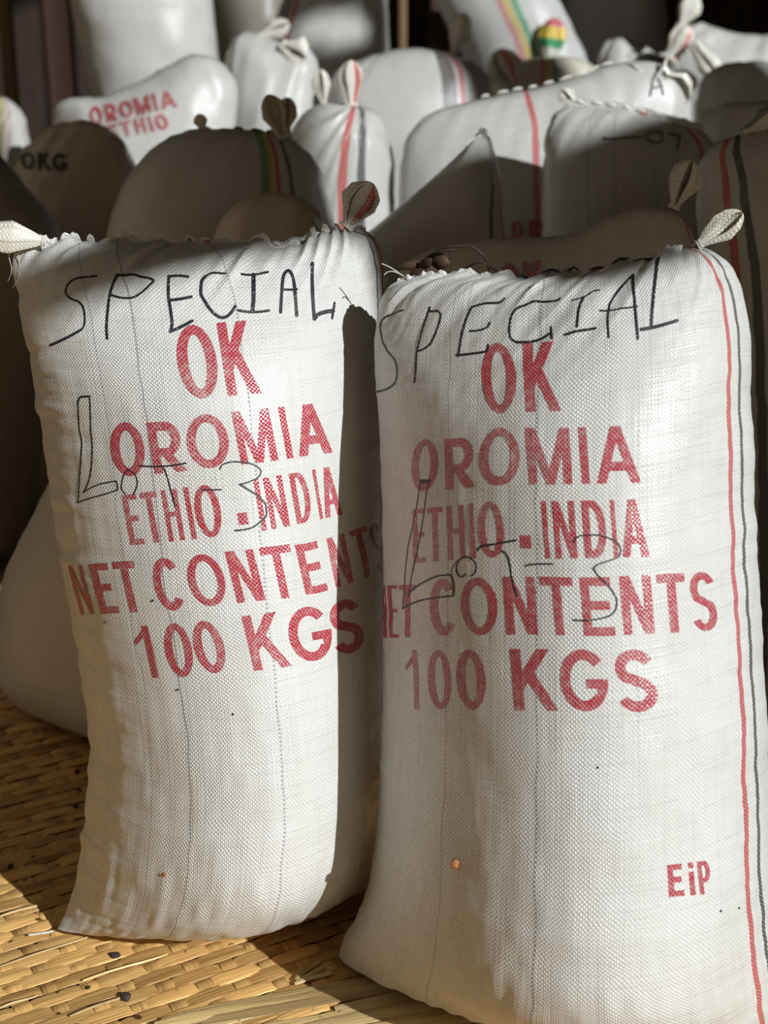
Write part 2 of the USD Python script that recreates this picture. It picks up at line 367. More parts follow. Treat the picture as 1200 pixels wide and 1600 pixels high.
def make_sack(name, label, Y, lean, yaw, left, right, top, bottom=(), px0=600, D=0.14, Db=None, z0=0.0125, n=(44, 52), mat=None,
              t_top=0.70, t_bot=0.14, p=2.4, q=0.55, qt=0.6, pleat=0.004, pleat_len=0.09, pleat_freq=30.0, shear=0.7, side=0.0012, lump=0.006, seed=1, group=None, gather=None, skew=0.0, belly=None, edge=0.006):
    """A filled sack: its outline (pixel columns and rows cast onto an upright plane through the sack's seams) is puffed out to front and back."""
    S = Sack()
    lean, yaw = math.radians(lean), math.radians(yaw)
    nb = np.array([-math.sin(yaw), math.cos(yaw), 0])
    ex = np.array([math.cos(yaw), math.sin(yaw), 0])
    ez = nb * math.sin(lean) + np.array([0, 0, math.cos(lean)])
    eb = nb * math.cos(lean) - np.array([0, 0, math.sin(lean)])
    r = ray(px0, 900); x0 = r[0] / r[1] * Y
    P0 = np.array([x0, Y, z0])
    def loc(pt):
        px, py = pt
        if py is None:                                  # where the plane meets the floor, in this pixel column
            k_ = (px - 600) / FPX
            d0 = P0 - EYE
            X = (k_ * (d0 @ FWD) - d0[0]) / (ex[0] - k_ * (ex @ FWD))
            return (X, 0.0)
        rr = ray(px, py)
        t = ((P0 - EYE) @ eb) / (rr @ eb)
        w = EYE + rr * t - P0
        return (w @ ex, max(w @ ez, 0.0))
    Lp = [loc(a) for a in left]; Rp = [loc(a) for a in right]
    Tp = [Lp[-1]] + [loc(a) for a in top] + [Rp[-1]]
    Bp = [Lp[0]] + [loc(a) for a in bottom] + [Rp[0]]
    ns, nt = n
    ls = np.linspace(-1, 1, ns); s = 0.45 * ls + 0.55 * np.sin(ls * np.pi / 2)
    lt = np.linspace(0, 1, nt); t = 0.5 * lt + 0.5 * (0.5 - 0.5 * np.cos(np.pi * lt))
    sq = (s + 1) / 2
    cl, cr = smooth_curve(Lp, nt, t), smooth_curve(Rp, nt, t)
    ct, cb = smooth_curve(Tp, ns, sq), smooth_curve(Bp, ns, sq)
    T, Q = np.meshgrid(t, sq, indexing='ij')
    mid = (1 - Q)[..., None] * cl[:, None] + Q[..., None] * cr[:, None] + (1 - T)[..., None] * cb[None] + T[..., None] * ct[None] \
        - ((1 - Q) * (1 - T))[..., None] * cl[0] - (Q * (1 - T))[..., None] * cr[0] - ((1 - Q) * T)[..., None] * cl[-1] - (Q * T)[..., None] * cr[-1]
    Sg = 2 * Q - 1
    Sk = Sg - skew * (1 - Sg ** 2)
    prof = np.clip(1 - np.abs(Sk) ** p, 0, 1) ** q
    gt = np.where(T > t_top, np.clip(1 - ((T - t_top) / (1 - t_top)) ** 2, 0, 1) ** qt, 1.0)
    gb = np.where(T < t_bot, np.clip(1 - ((t_bot - T) / t_bot) ** 2, 0, 1) ** 0.5, 1.0)
    # a sack is fuller low down
    full = np.interp(T, [0, 0.22, 0.9, 1], [1.0, 1.0, belly, belly]) if belly else 0.86 + 0.14 * np.cos((T - 0.3) * np.pi * 0.9)
    d = prof * gt * gb * full
    wob = (meshkit.noise(np.stack([T * 46, Sg * 0.5 + 3, np.full_like(T, seed * 1.3)], -1), seed + 40) - 0.5) + 0.6 * (meshkit.noise(np.stack([T * 90, Sg * 0.5 + 3, np.full_like(T, seed * 2.3)], -1), seed + 41) - 0.5)
    mid[..., 0] += edge * np.sign(Sg) * np.abs(Sg) ** 7 * wob
    base = P0 + mid[..., :1] * ex + mid[..., 1:] * ez
    F0 = base - eb * (D * d)[..., None]
    B0 = base + eb * ((Db or D) * d)[..., None]
    def normals(G, sign):
        a = np.gradient(G, axis=1); b = np.gradient(G, axis=0)
        nn = np.cross(a, b) * sign
        return nn / (np.linalg.norm(nn, axis=-1, keepdims=True) + 1e-12)
    # cloth coordinates
    jm = nt // 2
    u = np.r_[0, np.cumsum(np.linalg.norm(np.diff(F0[jm], axis=0), axis=1))]; u -= np.interp(0, s, u)
    v = np.r_[0, np.cumsum(np.linalg.norm(np.diff(F0[:, ns // 2], axis=0), axis=1))]
    H = v[-1]; W = u[-1] - u[0]
    U, V = np.meshgrid(u, v)
    def disp(sd):
        e = np.clip(1 - np.abs(Sg) ** 14, 0, 1) * np.clip(T * 25, 0, 1)
        ph = np.stack([(U + shear * (H - V)) * pleat_freq, (H - V) * 5 + sd, np.full_like(U, sd * 3.7)], -1)
        rid = 1 - 2 * np.abs(meshkit.noise(ph, sd) - 0.5) * 2
        ph2 = np.stack([(U + shear * 0.8 * (H - V)) * pleat_freq * 2.3, (H - V) * 9 + sd, np.full_like(U, sd * 1.7)], -1)
        rid2 = meshkit.noise(ph2, sd + 5) - 0.5
        topw = np.exp(-(H - V) / pleat_len) * np.clip((1 - T) * 40, 0.35, 1)
        out = pleat * topw * (rid + 0.8 * rid2)
        sidew = np.exp(-(1 - np.abs(Sg)) / 0.22)
        wr = meshkit.fbm(np.stack([U * 9, V * 62, np.full_like(U, sd)], -1), 3, sd + 9) - 0.5
        out += side * 2 * sidew * wr
        botw = np.exp(-T / 0.12)
        out += side * 2.0 * botw * (meshkit.noise(np.stack([U * 70, V * 25, np.full_like(U, sd + 2)], -1), sd + 3) - 0.5)
        out += lump * (meshkit.fbm(np.stack([U * 5, V * 5, np.full_like(U, sd * 2.1)], -1), 3, sd + 20) - 0.5) * 2
        out += 0.0009 * (meshkit.noise(np.stack([U * 60, V * 26, np.full_like(U, sd)], -1), sd + 31) - 0.5)
        if gather is not None:                       # gathers fan out of a tied neck
            gs, gw = gather
            ang = np.arctan2(Sg - gs, (1 - T) * 2.2 + 0.06)
            out += gw * np.exp(-(1 - T) / 0.22) * np.sin(ang * 26 + 2 * meshkit.noise(np.stack([U * 20, V * 6, V * 0], -1), sd)) * np.clip((1 - T) * 14, 0, 1)
        return out * e
    Nf = normals(F0, 1); Nb = normals(B0, -1)
    F = F0 + Nf * disp(seed)[..., None]
    B = B0 + Nb * disp(seed + 50)[..., None]
    for G in (F, B):
        G[..., 2] = np.maximum(G[..., 2], z0)
    for j in (0, -1):
        B[j] = F[j]; B[:, j] = F[:, j]
    idx = np.arange(ns * nt).reshape(nt, ns)
    bidx = np.full((nt, ns), -1)
    bidx[0], bidx[-1], bidx[:, 0], bidx[:, -1] = idx[0], idx[-1], idx[:, 0], idx[:, -1]
    inner = bidx < 0
    bidx[inner] = ns * nt + np.arange(inner.sum())
    verts = np.vstack([F.reshape(-1, 3), B[inner]])
    uvs = np.vstack([np.column_stack([U.ravel(), V.ravel()]), np.column_stack([U[inner], V[inner]])])
    def quads(I, flip):
        a, b, c, e = I[:-1, :-1].ravel(), I[:-1, 1:].ravel(), I[1:, 1:].ravel(), I[1:, :-1].ravel()
        return np.column_stack([a, b, c, e] if not flip else [a, e, c, b])
    faces = np.vstack([quads(idx, False), quads(bidx, True)])
    S.F0, S.F, S.uv = F0, F, np.stack([U, V], -1)
    S.N = normals(F, 1)
    S.ex, S.ez, S.eb, S.P0, S.s, S.t, S.u, S.v, S.W, S.H = ex, ez, eb, P0, s, t, u, v, W, H
    S.loc = loc
    S.pt = lambda px, py, off=0.0: EYE + ray(px, py) * (((P0 - eb * off - EYE) @ eb) / (ray(px, py) @ eb))
    # seen part of the front, for lettering and stripes
    px = proj(F0)
    view = EYE - F0; view /= np.linalg.norm(view, axis=-1, keepdims=True)
    ok = (np.sum(normals(F0, 1) * view, -1) > 0.03)
    ii, jj = np.nonzero(ok)
    S._st = LinearNDInterpolator(px[ii, jj], np.column_stack([ii, jj]).astype(float))
    S._px = px
    S.prim = thing(name, label, 'sack', (P0[0], P0[1], 0), group)
    S.stem = name
    if callable(mat):
        mat = mat(S)
    S.mat = mat
    put('body', verts, faces, mat, S.prim, uv=uvs, smooth=True)
    return S

def u_at(S, px, py):
    """cloth coordinate u under a pixel of the photograph"""
    ij = S._st(np.array([[px, py]]))[0]
    if np.isnan(ij).any():
        d = np.linalg.norm(S._px - [px, py], axis=-1); i, j = np.unravel_index(d.argmin(), d.shape); ij = (i, j)
    return float(np.interp(ij[1], np.arange(len(S.u)), S.u))

def surf(S, pts, lift=0.0007):
    ij = S._st(np.asarray(pts, float))
    bad = np.isnan(ij).any(1)
    ij = np.nan_to_num(ij)
    nt, ns = S.F.shape[:2]
    i0 = np.clip(ij[:, 0].astype(int), 0, nt - 2); j0 = np.clip(ij[:, 1].astype(int), 0, ns - 2)
    a, b = (ij[:, 0] - i0)[:, None], (ij[:, 1] - j0)[:, None]
    def lerp(G):
        return (1 - a) * ((1 - b) * G[i0, j0] + b * G[i0, j0 + 1]) + a * ((1 - b) * G[i0 + 1, j0] + b * G[i0 + 1, j0 + 1])
    nn = lerp(S.N); nn /= np.linalg.norm(nn, axis=1, keepdims=True) + 1e-12
    return lerp(S.F) + nn * lift, nn, lerp(S.uv), bad

def decal(S, name, shape, mat, label=None, cell=4.0, lift=0.00022):
    """Flat print: the shape (pixels of the photograph) laid on the cloth, following its folds."""
    tris, pts = [], []
    geoms = [g for g in getattr(shape, 'geoms', [shape]) if g.area > 0]
    for g in geoms:
        x0, y0, x1, y1 = g.bounds
        gx = np.arange(math.floor(x0 / cell) * cell, x1 + cell, cell); gy = np.arange(math.floor(y0 / cell) * cell, y1 + cell, cell)
        X, Yy = np.meshgrid(gx[:-1], gy[:-1]); X, Yy = X.ravel(), Yy.ravel()
        cells = shapely.box(X, Yy, X + cell, Yy + cell)
        shapely.prepare(g)
        full = shapely.contains_properly(g, cells); part = shapely.intersects(g, cells) & ~full
        for x, y in zip(X[full], Yy[full]):
            k = len(pts); pts += [(x, y), (x + cell, y), (x + cell, y + cell), (x, y + cell)]; tris += [(k, k + 1, k + 2), (k, k + 2, k + 3)]
        for c in shapely.intersection(g, cells[part]):
            for h in getattr(c, 'geoms', [c]):
                if h.geom_type != 'Polygon' or h.area < 1e-3: continue
                try:
                    vv, ff = trimesh.creation.triangulate_polygon(h, engine='earcut')
                except Exception:
                    continue
                k = len(pts); pts += [tuple(a) for a in vv]; tris += [tuple(np.array(a) + k) for a in ff]
    pts = np.array(pts); tris = np.array(tris)
    key = np.round(pts * 200).astype(np.int64)
    _, first, inv = np.unique(key, axis=0, return_index=True, return_inverse=True)
    pts = pts[first]; tris = inv.ravel()[tris]
    P, nn, uv, bad = surf(S, pts, lift)
    keep = ~bad[tris].any(1)
    tris = tris[keep]
    if not len(tris): return None
    a, b, c = P[tris[:, 0]], P[tris[:, 1]], P[tris[:, 2]]
    flip = np.sum(np.cross(b - a, c - a) * nn[tris[:, 0]], 1) < 0
    tris[flip] = tris[flip][:, ::-1]
    usedv, inv = np.unique(tris, return_inverse=True)
    return put(name, P[usedv], inv.reshape(-1, 3), mat, S.prim, uv=uv[usedv], normals=nn[usedv], label=label)

# ---- a bold sans alphabet made of strokes in a unit box (x 0..1, y 0..1); stroke thickness in units of height
def arc(cx, cy, rx, ry, a0, a1, n=22):
    a = np.radians(np.linspace(a0, a1, n))
    return [(cx + rx * math.cos(x), cy + ry * math.sin(x)) for x in a]

def glyph(ch, aspect, th):
    """aspect = width / height of the box on the cloth; returns a shape in a box aspect x 1."""
    w, k = aspect, th / 2
    tv = min(k, w * {'M': 0.10, 'N': 0.14, 'H': 0.15, 'T': 0.17, 'E': 0.19, 'A': 0.15, 'D': 0.16, 'O': 0.14, '0': 0.15, 'R': 0.15, 'P': 0.17, 'K': 0.15, 'S': 0.15, 'C': 0.16, 'G': 0.145, '1': 0.19}.get(ch, 0.24))          # half thickness
    def st(*lines, cap='flat', join='mitre'):
        return unary_union([LineString(l).buffer(tv, cap_style=cap, join_style=join) for l in lines])
    x0, x1, y0, y1 = tv, w - tv, tv, 1 - tv
    full = sbox(0, 0, w, 1)
    if ch in 'O0':
        o = Polygon(arc(w / 2, 0.5, w / 2, 0.5, 0, 360, 48)); i = Polygon(arc(w / 2, 0.5, w / 2 - 2 * tv, 0.5 - 1.8 * tv, 0, 360, 48))
        return o.difference(i)
    if ch == 'I': return full
    if ch == '.': return full
    if ch == 'i': return unary_union([sbox(0, 0, w, 0.72), sbox(0, 0.82, w, 1)])
    if ch == 'K': return st([(x0, 0), (x0, 1)], [(x0, 0.36), (x1 * 0.96, 1.06)], [(w * 0.40, 0.60), (w * 0.97 - tv * 0.2, -0.06)]).intersection(sbox(0, 0, w * 1.04, 1))
    if ch == 'L': return st([(x0, 1), (x0, y0), (w, y0)])
    if ch == 'T': return st([(0, y1), (w, y1)], [(w / 2, 0), (w / 2, 1)])
    if ch == 'E': return st([(x0, 0), (x0, 1)], [(0, y0), (w, y0)], [(0, y1), (w * 0.96, y1)], [(0, 0.52), (w * 0.9, 0.52)])
    if ch == 'H': return st([(x0, 0), (x0, 1)], [(x1, 0), (x1, 1)], [(0, 0.52), (w, 0.52)])
    if ch == 'N': return st([(x0, 0), (x0, 1)], [(x1, 0), (x1, 1)], [(x0 * 0.9, 1.06), (w - x0 * 0.9, -0.06)]).intersection(full)
    if ch == 'M': return st([(x0, 0), (x0, 1)], [(x1, 0), (x1, 1)], [(x0, 1.05), (w / 2, 0.0)], [(x1, 1.05), (w / 2, 0.0)]).intersection(full)
    if ch == 'A': return st([(x0 * 0.75, -0.05), (w / 2, 1.02)], [(w - x0 * 0.75, -0.05), (w / 2, 1.02)], [(w * 0.2, 0.3), (w * 0.8, 0.3)]).intersection(sbox(0, 0, w, 1))
    if ch == 'D':
        return st([(x0, 0), (x0, 1)], [(0, y1), (w * 0.42, y1)] + arc(w * 0.42, 0.5, w * 0.58 - tv, 0.5 - tv, 90, -90) + [(0, y0)])
    if ch in 'PR':
        ry = 0.255
        s_ = [[(x0, 0), (x0, 1)], [(0, y1), (w * 0.5, y1)] + arc(w * 0.5, y1 - ry, (w * 0.94 - tv) - w * 0.5, ry, 90, -90, 16) + [(0, y1 - 2 * ry)]]
        if ch == 'R': s_.append([(w * 0.42, y1 - 2 * ry), (w - tv * 0.9, -0.04)])
        return st(*s_).intersection(full)
    if ch == '1': return unary_union([st([(w - tv * 1.1, 0), (w - tv * 1.1, 1)]), LineString([(w - tv * 1.1, 0.93), (w * 0.35, 0.78), (0, 0.67)]).buffer(tv * 0.75, cap_style='flat')]).intersection(full)
    if ch == 'C': return st(arc(w / 2, 0.5, w / 2 - tv, 0.5 - tv, 42, 318, 40))
    if ch == 'G':
        ell = Polygon(arc(w / 2, 0.5, w / 2, 0.5, 0, 360, 48))
        return unary_union([st(arc(w / 2, 0.5, w / 2 - tv, 0.5 - tv, 40, 322, 40)), sbox(w * 0.54, 0.52 - 1.8 * tv, w * 0.985, 0.52), sbox(w - 2.1 * tv, 0.12, w, 0.5).intersection(ell)])
    if ch == 'S':
        r1, r2 = 0.5 - tv, w / 2 - tv
        yt, yb = 0.5 + r1 / 2, 0.5 - r1 / 2
        ptsl = arc(w / 2, yt, r2, r1 / 2, 25, 225, 22) + [(w / 2, 0.5)] + arc(w / 2, yb, r2, r1 / 2, 45, -155, 22)
        return st(ptsl, join='round')
    raise KeyError(ch)

def word(letters, nodes, th):
    """letters: (char, x from, x to at mid-height); nodes: (x, y, hx, hy) of the mid-height line and the half-height vector there."""
    nodes = np.array(nodes, float)
    out = []
    for ch, xa, xb in letters:
        xm = (xa + xb) / 2
        hx, hy = np.interp(xm, nodes[:, 0], nodes[:, 2]), np.interp(xm, nodes[:, 0], nodes[:, 3])
        hgt = 2 * math.hypot(hx, hy)
        asp = (xb - xa) / hgt
        sc = (0.0, 1.0)
        if ch == '.': sc = (0.17, 0.40)
        g = glyph(ch, asp, th)
        def tf(c):
            X = xa + c[:, 0] / asp * (xb - xa)
            y = sc[0] + c[:, 1] * (sc[1] - sc[0])
            ym = np.interp(X, nodes[:, 0], nodes[:, 1])
            return np.column_stack([X + (y - 0.5) * 2 * hx, ym + (y - 0.5) * 2 * hy])
        g = g.segmentize(0.08)
        out.append(shapely.transform(g, tf))
    return unary_union(out)

def scrawl(lines, width, org=(0, 0), sc=1.0):
    out = []
    for l in lines:
        w = width
        if isinstance(l, tuple): l, w = l
        p = np.array(l, float) / sc + org
        if len(p) > 2:
            c = np.r_[0, np.cumsum(np.linalg.norm(np.diff(p, axis=0), axis=1))]
            q = np.linspace(0, c[-1], max(8, int(c[-1] / 3)))
            p = np.column_stack([PchipInterpolator(c, p[:, k])(q) for k in range(2)])
        out.append(LineString(p).buffer(w / 2))
    return unary_union(out)

# ---- corner ears, stitching, threads
def ear(S, base, tip, width, mat, off=0.0, label=None, bend=0.25, seed=0, open_=0.93, name='corner_ear', neck=0.28, off_tip=None, fat=0.34, face=False):
    """A bunched corner tied at the neck: a sheet rolled into a hollow leaf."""
    A = S.pt(*base, off); Bp_ = S.pt(*tip, off if off_tip is None else off_tip)
    ax = Bp_ - A; Ln = np.linalg.norm(ax); ax /= Ln
    w = width / FPX * np.linalg.norm(A - EYE) / 2
    side = np.cross(ax, S.eb); side /= np.linalg.norm(side); nrm = np.cross(side, ax)
    if nrm @ S.eb > 0: nrm, side = -nrm, -side
    K, M = 34, 26
    l = np.linspace(0, 1, M)
    prof = np.interp(l, [0, 0.08, 0.25, 0.55, 0.8, 0.95, 1.0], [neck * 1.5, neck, 0.55, 1.0, 0.85, 0.45, 0.12])
    r_ = np.random.default_rng(seed + 11)
    th = np.linspace(-math.pi * open_, math.pi * open_, K)
    rows_o, rows_i = [], []
    for m_, lam in enumerate(l):
        fold = 1 + 0.16 * np.sin(th * 5 + seed + 2 * lam) * (1 - 0.4 * lam) + 0.10 * np.sin(th * 11 + 2 * seed + 4 * lam) + 0.25 * (meshkit.noise(np.column_stack([th * 1.3 + seed, np.full(K, lam * 4), np.full(K, seed * 1.7)]), 3) - 0.5)
        cx = np.sin(th) * w * prof[m_] * fold
        cy = (1 if face else -1) * np.cos(th) * w * fat * prof[m_] * fold
        c = A + ax * Ln * lam + nrm * (bend * Ln * (lam ** 2 - lam) * 0.8)
        ragged = 1 + (0.05 * np.sin(th * 5 + seed) if lam > 0.9 else 0)
        O = c + side * cx[:, None] + nrm * (cy * ragged)[:, None]
        nn = np.stack([np.sin(th) * fat, (1 if face else -1) * np.cos(th)], 1)
        nn /= np.linalg.norm(nn, axis=1, keepdims=True)
        I = O - 0.0016 * (side * nn[:, :1] + nrm * nn[:, 1:])
        rows_o.append(O); rows_i.append(I)
    O, I = np.array(rows_o), np.array(rows_i)
    nv = M * K
    io = np.arange(nv).reshape(M, K); ii = io + nv
    q = []
    for a, fl in ((io, 0), (ii, 1)):
        b = np.column_stack([a[:-1, :-1].ravel(), a[:-1, 1:].ravel(), a[1:, 1:].ravel(), a[1:, :-1].ravel()])
        q.append(b[:, ::-1] if fl else b)
    for e0, e1 in ((io[:, 0], ii[:, 0]), (ii[:, -1], io[:, -1]), (ii[0], io[0]), (io[-1], ii[-1])):
        q.append(np.column_stack([e0[:-1], e0[1:], e1[1:], e1[:-1]]))
    v = np.vstack([O.reshape(-1, 3), I.reshape(-1, 3)])
    uu = np.tile(np.linspace(-1, 1, K) * w * 2, (M, 1)); vv = np.tile((l * Ln)[:, None], (1, K))
    uv = np.column_stack([uu.ravel(), vv.ravel()])
    e = put(name, v, np.vstack(q), mat, S.prim, uv=np.vstack([uv, uv]), smooth=True, label=label)
    # binding round the neck
    c = A + ax * Ln * 0.05
    a = np.linspace(0, 4 * math.pi, 40)
    rr = w * neck * 1.12
    pts = c + side * (np.cos(a) * rr)[:, None] + nrm * (np.sin(a) * rr * (fat + 0.1))[:, None] + ax * (np.linspace(-0.003, 0.003, 40))[:, None]
    tv, tf = tube(pts, 0.0014, 5)
    put('binding', tv, tf, M_thread, e)
    return e

def stitches(S, mat, s0=-0.92, s1=0.92, pitch=0.021, dash=0.7, rad=0.0022, label=None, lift=0.003, jitter=0.0016):
    top = S.F[-1]
    c = np.r_[0, np.cumsum(np.linalg.norm(np.diff(top, axis=0), axis=1))]
    q0, q1 = np.interp(s0, S.s, c), np.interp(s1, S.s, c)
    r_ = np.random.default_rng(3)
    parts, k = [], q0
    while k < q1 - pitch:
        ln = pitch * dash * (0.75 + 0.5 * r_.random())
        a = np.linspace(k, k + ln, 6)
        p = np.column_stack([np.interp(a, c, top[:, i]) for i in range(3)])
        p += S.ez * (lift + jitter * (r_.random() - 0.3)) - S.eb * 0.002 + S.ez * (0.0018 * np.sin(np.linspace(0, math.pi, 6)))[:, None]
        parts.append(tube(p, rad * np.array([0.35, 0.9, 1.1, 1.0, 0.9, 0.3]), 6))
        k += pitch * (0.85 + 0.3 * r_.random())
    v, f = join(parts)
    return put('seam_stitching', v, f, mat, S.prim, label=label)

def hem(S, mat, h=0.008):
    """the folded lip of the sewn mouth"""
    top = S.F[-1]
    n_ = len(top)
    w = meshkit.noise(np.column_stack([np.arange(n_) * 0.35, np.zeros(n_), np.zeros(n_)]), 5) - 0.5
    w2 = meshkit.noise(np.column_stack([np.arange(n_) * 0.23, np.ones(n_), np.zeros(n_)]), 8) - 0.5
    rows = []
    for du, dn in ((-0.003, -0.0022), (h * 0.7, -0.0026), (h, 0.0), (h * 0.7, 0.0026), (-0.003, 0.0022)):
        rows.append(top + S.ez * (du + (0.004 * w if du > 0 else 0 * w))[:, None] + S.eb * (dn + (0.005 * w2 if du > 0 else 0 * w2))[:, None])
    G = np.array(rows); I = np.arange(5 * n_).reshape(5, n_)
    f = np.column_stack([I[:-1, :-1].ravel(), I[:-1, 1:].ravel(), I[1:, 1:].ravel(), I[1:, :-1].ravel()])
    c = np.r_[0, np.cumsum(np.linalg.norm(np.diff(top, axis=0), axis=1))]
    uv = np.column_stack([np.tile(c, 5), np.repeat(np.array([0, .007, .01, .013, .02]), n_)])
    return put('seam_lip', G.reshape(-1, 3), f, mat, S.prim, uv=uv)

def threads(S, curves, mat, off, r=0.0007, label=None):
    parts = []
    for c in curves:
        p = np.array([S.pt(x, y, off) for x, y in c])
        cc = np.linspace(0, 1, len(p)); q = np.linspace(0, 1, 24)
        p = np.column_stack([PchipInterpolator(cc, p[:, k])(q) for k in range(3)])
        p[:, 2] = np.maximum(p[:, 2], 0.0125)
        parts.append(tube(p, r, 5))
    v, f = join(parts)
    return put('loose_thread', v, f, mat, S.prim, label=label)

M_ear = fabric('ear_cloth', base=(0.74, 0.71, 0.63), bump=0.6)
M_ear_red = fabric('ear_cloth_red', stripes=[(0.012, 0.005, RED), (-0.014, 0.004, BLACK)], base=(0.74, 0.71, 0.63), bump=0.6)
M_ear_rb = fabric('ear_cloth_rainbow', bands=[(0.062, 0.014, (0.05, 0.30, 0.12)), (0.094, 0.018, (0.66, 0.47, 0.07)), (0.126, 0.013, (0.55, 0.10, 0.12))], base=(0.70, 0.68, 0.62), bump=0.6)
M_plain = fabric('sack_plain', base=(0.62, 0.61, 0.58))
M_plain2 = fabric('sack_plain_grey', base=(0.60, 0.60, 0.58))
M_beige = fabric('sack_beige', base=(0.62, 0.54, 0.43))

# ------------------------------------------------------------------ woven bamboo mat
MAT_ROT = math.radians(29)
mr = np.array([[math.cos(MAT_ROT), -math.sin(MAT_ROT)], [math.sin(MAT_ROT), math.cos(MAT_ROT)]])
MO = np.array([-0.25, 2.05])
mat_t = thing('bamboo_mat', 'woven split bamboo mat spread over the floor under the sacks', 'mat', (MO[0], MO[1], 0))
PITCH_W, PITCH_P = 0.0235, 0.046
LX, LY = 1.35, 1.15
nwp, nwf = int(2 * LX / PITCH_P), int(2 * LY / PITCH_W)

def strip(cx, cy, z, width, thick, wob):
    """flat splint along the points (cx, cy, z): crowned ribbon with closed edges"""
    n_ = len(cx)
    d = np.gradient(np.column_stack([cx, cy]), axis=0); d /= np.linalg.norm(d, axis=1, keepdims=True)
    nx = np.column_stack([-d[:, 1], d[:, 0]])
    prof = [(-0.5, -0.3), (-0.47, 0.40), (0.0, 0.52), (0.47, 0.40), (0.5, -0.3)]
    rows = []
    for a, b in prof:
        xy = np.column_stack([cx, cy]) + nx * (a * (width + wob))[:, None]
        rows.append(np.column_stack([xy @ mr.T + MO, z + b * thick]))
    G = np.stack(rows, 1); I = np.arange(n_ * 5).reshape(n_, 5)
    q = np.column_stack([I[:-1, :-1].ravel(), I[1:, :-1].ravel(), I[1:, 1:].ravel(), I[:-1, 1:].ravel()])
    c = np.r_[0, np.cumsum(np.hypot(np.diff(cx), np.diff(cy)))]
    uv = np.column_stack([np.repeat(c, 5), np.tile(np.array([-.5, -.46, 0, .46, .5]) * width, n_)])
    return G.reshape(-1, 3), q[:, ::-1], uv

rm = np.random.default_rng(21)
Z0 = 0.0055
def over(k, j):
    return (j + k) % 2 != 0
for k in range(nwf):
    y = -LY + (k + 0.5) * PITCH_W
    w = PITCH_W * (0.90 + 0.14 * rm.random())
    xs_ = np.arange(-LX, LX + 1e-6, PITCH_P / 8)
    jj = (xs_ + LX) / PITCH_P
    up = np.array([0.0008 if over(k, int(round(a))) or abs(a - round(a)) > 0.26 else -0.0020 for a in jj])
    up = np.convolve(np.pad(up, 1, 'edge'), [0.25, 0.5, 0.25], 'valid')
    ph = rm.random() * 10
    cy = y + 0.0022 * np.sin(xs_ * 5 + ph) + 0.0016 * (meshkit.noise(np.column_stack([xs_ * 16, np.full_like(xs_, k), xs_ * 0]), 2) - 0.5)
    wob = 0.0055 * (meshkit.noise(np.column_stack([xs_ * 14, np.full_like(xs_, k + 50), xs_ * 0]), 4) - 0.5)
    v, f, uv = strip(xs_, cy, Z0 + up + 0.0016 * (rm.random() - 0.5), w, 0.0026, wob)
    put('weft_splint', v, f, M_weft, mat_t, uv=uv)
for j in range(nwp):
    x = -LX + (j + 0.5) * PITCH_P - PITCH_P / 2
    ys_ = np.arange(-LY, LY, PITCH_W / 4)
    yk = (ys_ + LY) / PITCH_W
    kk = np.clip(yk.astype(int), 0, nwf - 1)
    up = np.array([-0.0032 if over(a, j) or abs(b - a - 0.5) > 0.36 else 0.0014 for a, b in zip(kk, yk)])
    up = np.convolve(np.pad(up, 1, 'edge'), [0.2, 0.6, 0.2], 'valid')
    cx = x + 0.004 * (meshkit.noise(np.column_stack([ys_ * 9, np.full_like(ys_, j), ys_ * 0]), 6) - 0.5)
    v, f, uv = strip(cx, ys_, Z0 + up, PITCH_P * (0.42 + 0.12 * rm.random()), 0.0022, np.zeros_like(ys_))
    put('warp_splint', v, f, M_warp, mat_t, uv=uv)

# frayed splints that have come out of the mat's near edge, lying loose over it
def loose_splint(p0, p1, width, z, bow, lift=0.0, name='frayed_splint', mat=M_fray):
    a, b = on_floor(*p0)[:2], on_floor(*p1)[:2]
    n_ = 14
    q = np.linspace(0, 1, n_)
    d = b - a; nn = np.array([-d[1], d[0]]) / np.linalg.norm(d)
    xy = a + q[:, None] * d + nn * (bow * np.sin(q * math.pi))[:, None]
    loc2 = (xy - MO) @ mr
    zz = z + lift * (q ** 2) + 0.0012 * np.sin(q * 5 + bow * 300)
    taper = width * (np.interp(q, [0, 0.1, 0.9, 1], [-0.5, 0, 0, -0.65]))
    v, f, uv = strip(loc2[:, 0], loc2[:, 1], zz, width, 0.0022, taper)
    put(name, v, f, mat, mat_t, uv=uv)
rf = np.random.default_rng(5)
for k in range(56):
    x = 400 + 840 * (k + rf.random()) / 56 if k % 2 else 380 + 860 * rf.random(); y = 1550 + 95 * rf.random()
    if x < 620: y = max(y, 1606 - (x - 340) * 0.27)
    ln = 260 + 320 * rf.random(); sl = 0.15 + 0.13 * rf.random() - 0.00012 * (x - 400)
    y0 = y + sl * ln / 2; y1 = y - sl * ln / 2
    loose_splint((x - ln / 2, y0), (x + ln / 2, y1), 0.012 + 0.012 * rf.random(), 0.0088 + 0.0030 * rf.random(), 0.014 * (rf.random() - 0.5))
loose_splint((462, 1543), (502, 1512), 0.008, 0.0105, 0.004, 0.003)
loose_splint((460, 1548), (520, 1530), 0.008, 0.0105, 0.002, 0.002)
loose_splint((468, 1541), (508, 1520), 0.007, 0.0105, -0.002, 0.003)
for (p0, p1, w_) in [((0, 1442), (70, 1420), .004), ((110, 1598), (205, 1562), .004), ((130, 1542), (262, 1500), .0025), ((0, 1520), (140, 1472), .0025), ((330, 1462), (414, 1448), .004), ((0, 1585), (60, 1565), .002)]:
    loose_splint(p0, p1, w_, 0.0105, 0.003 * (rf.random() - .5))

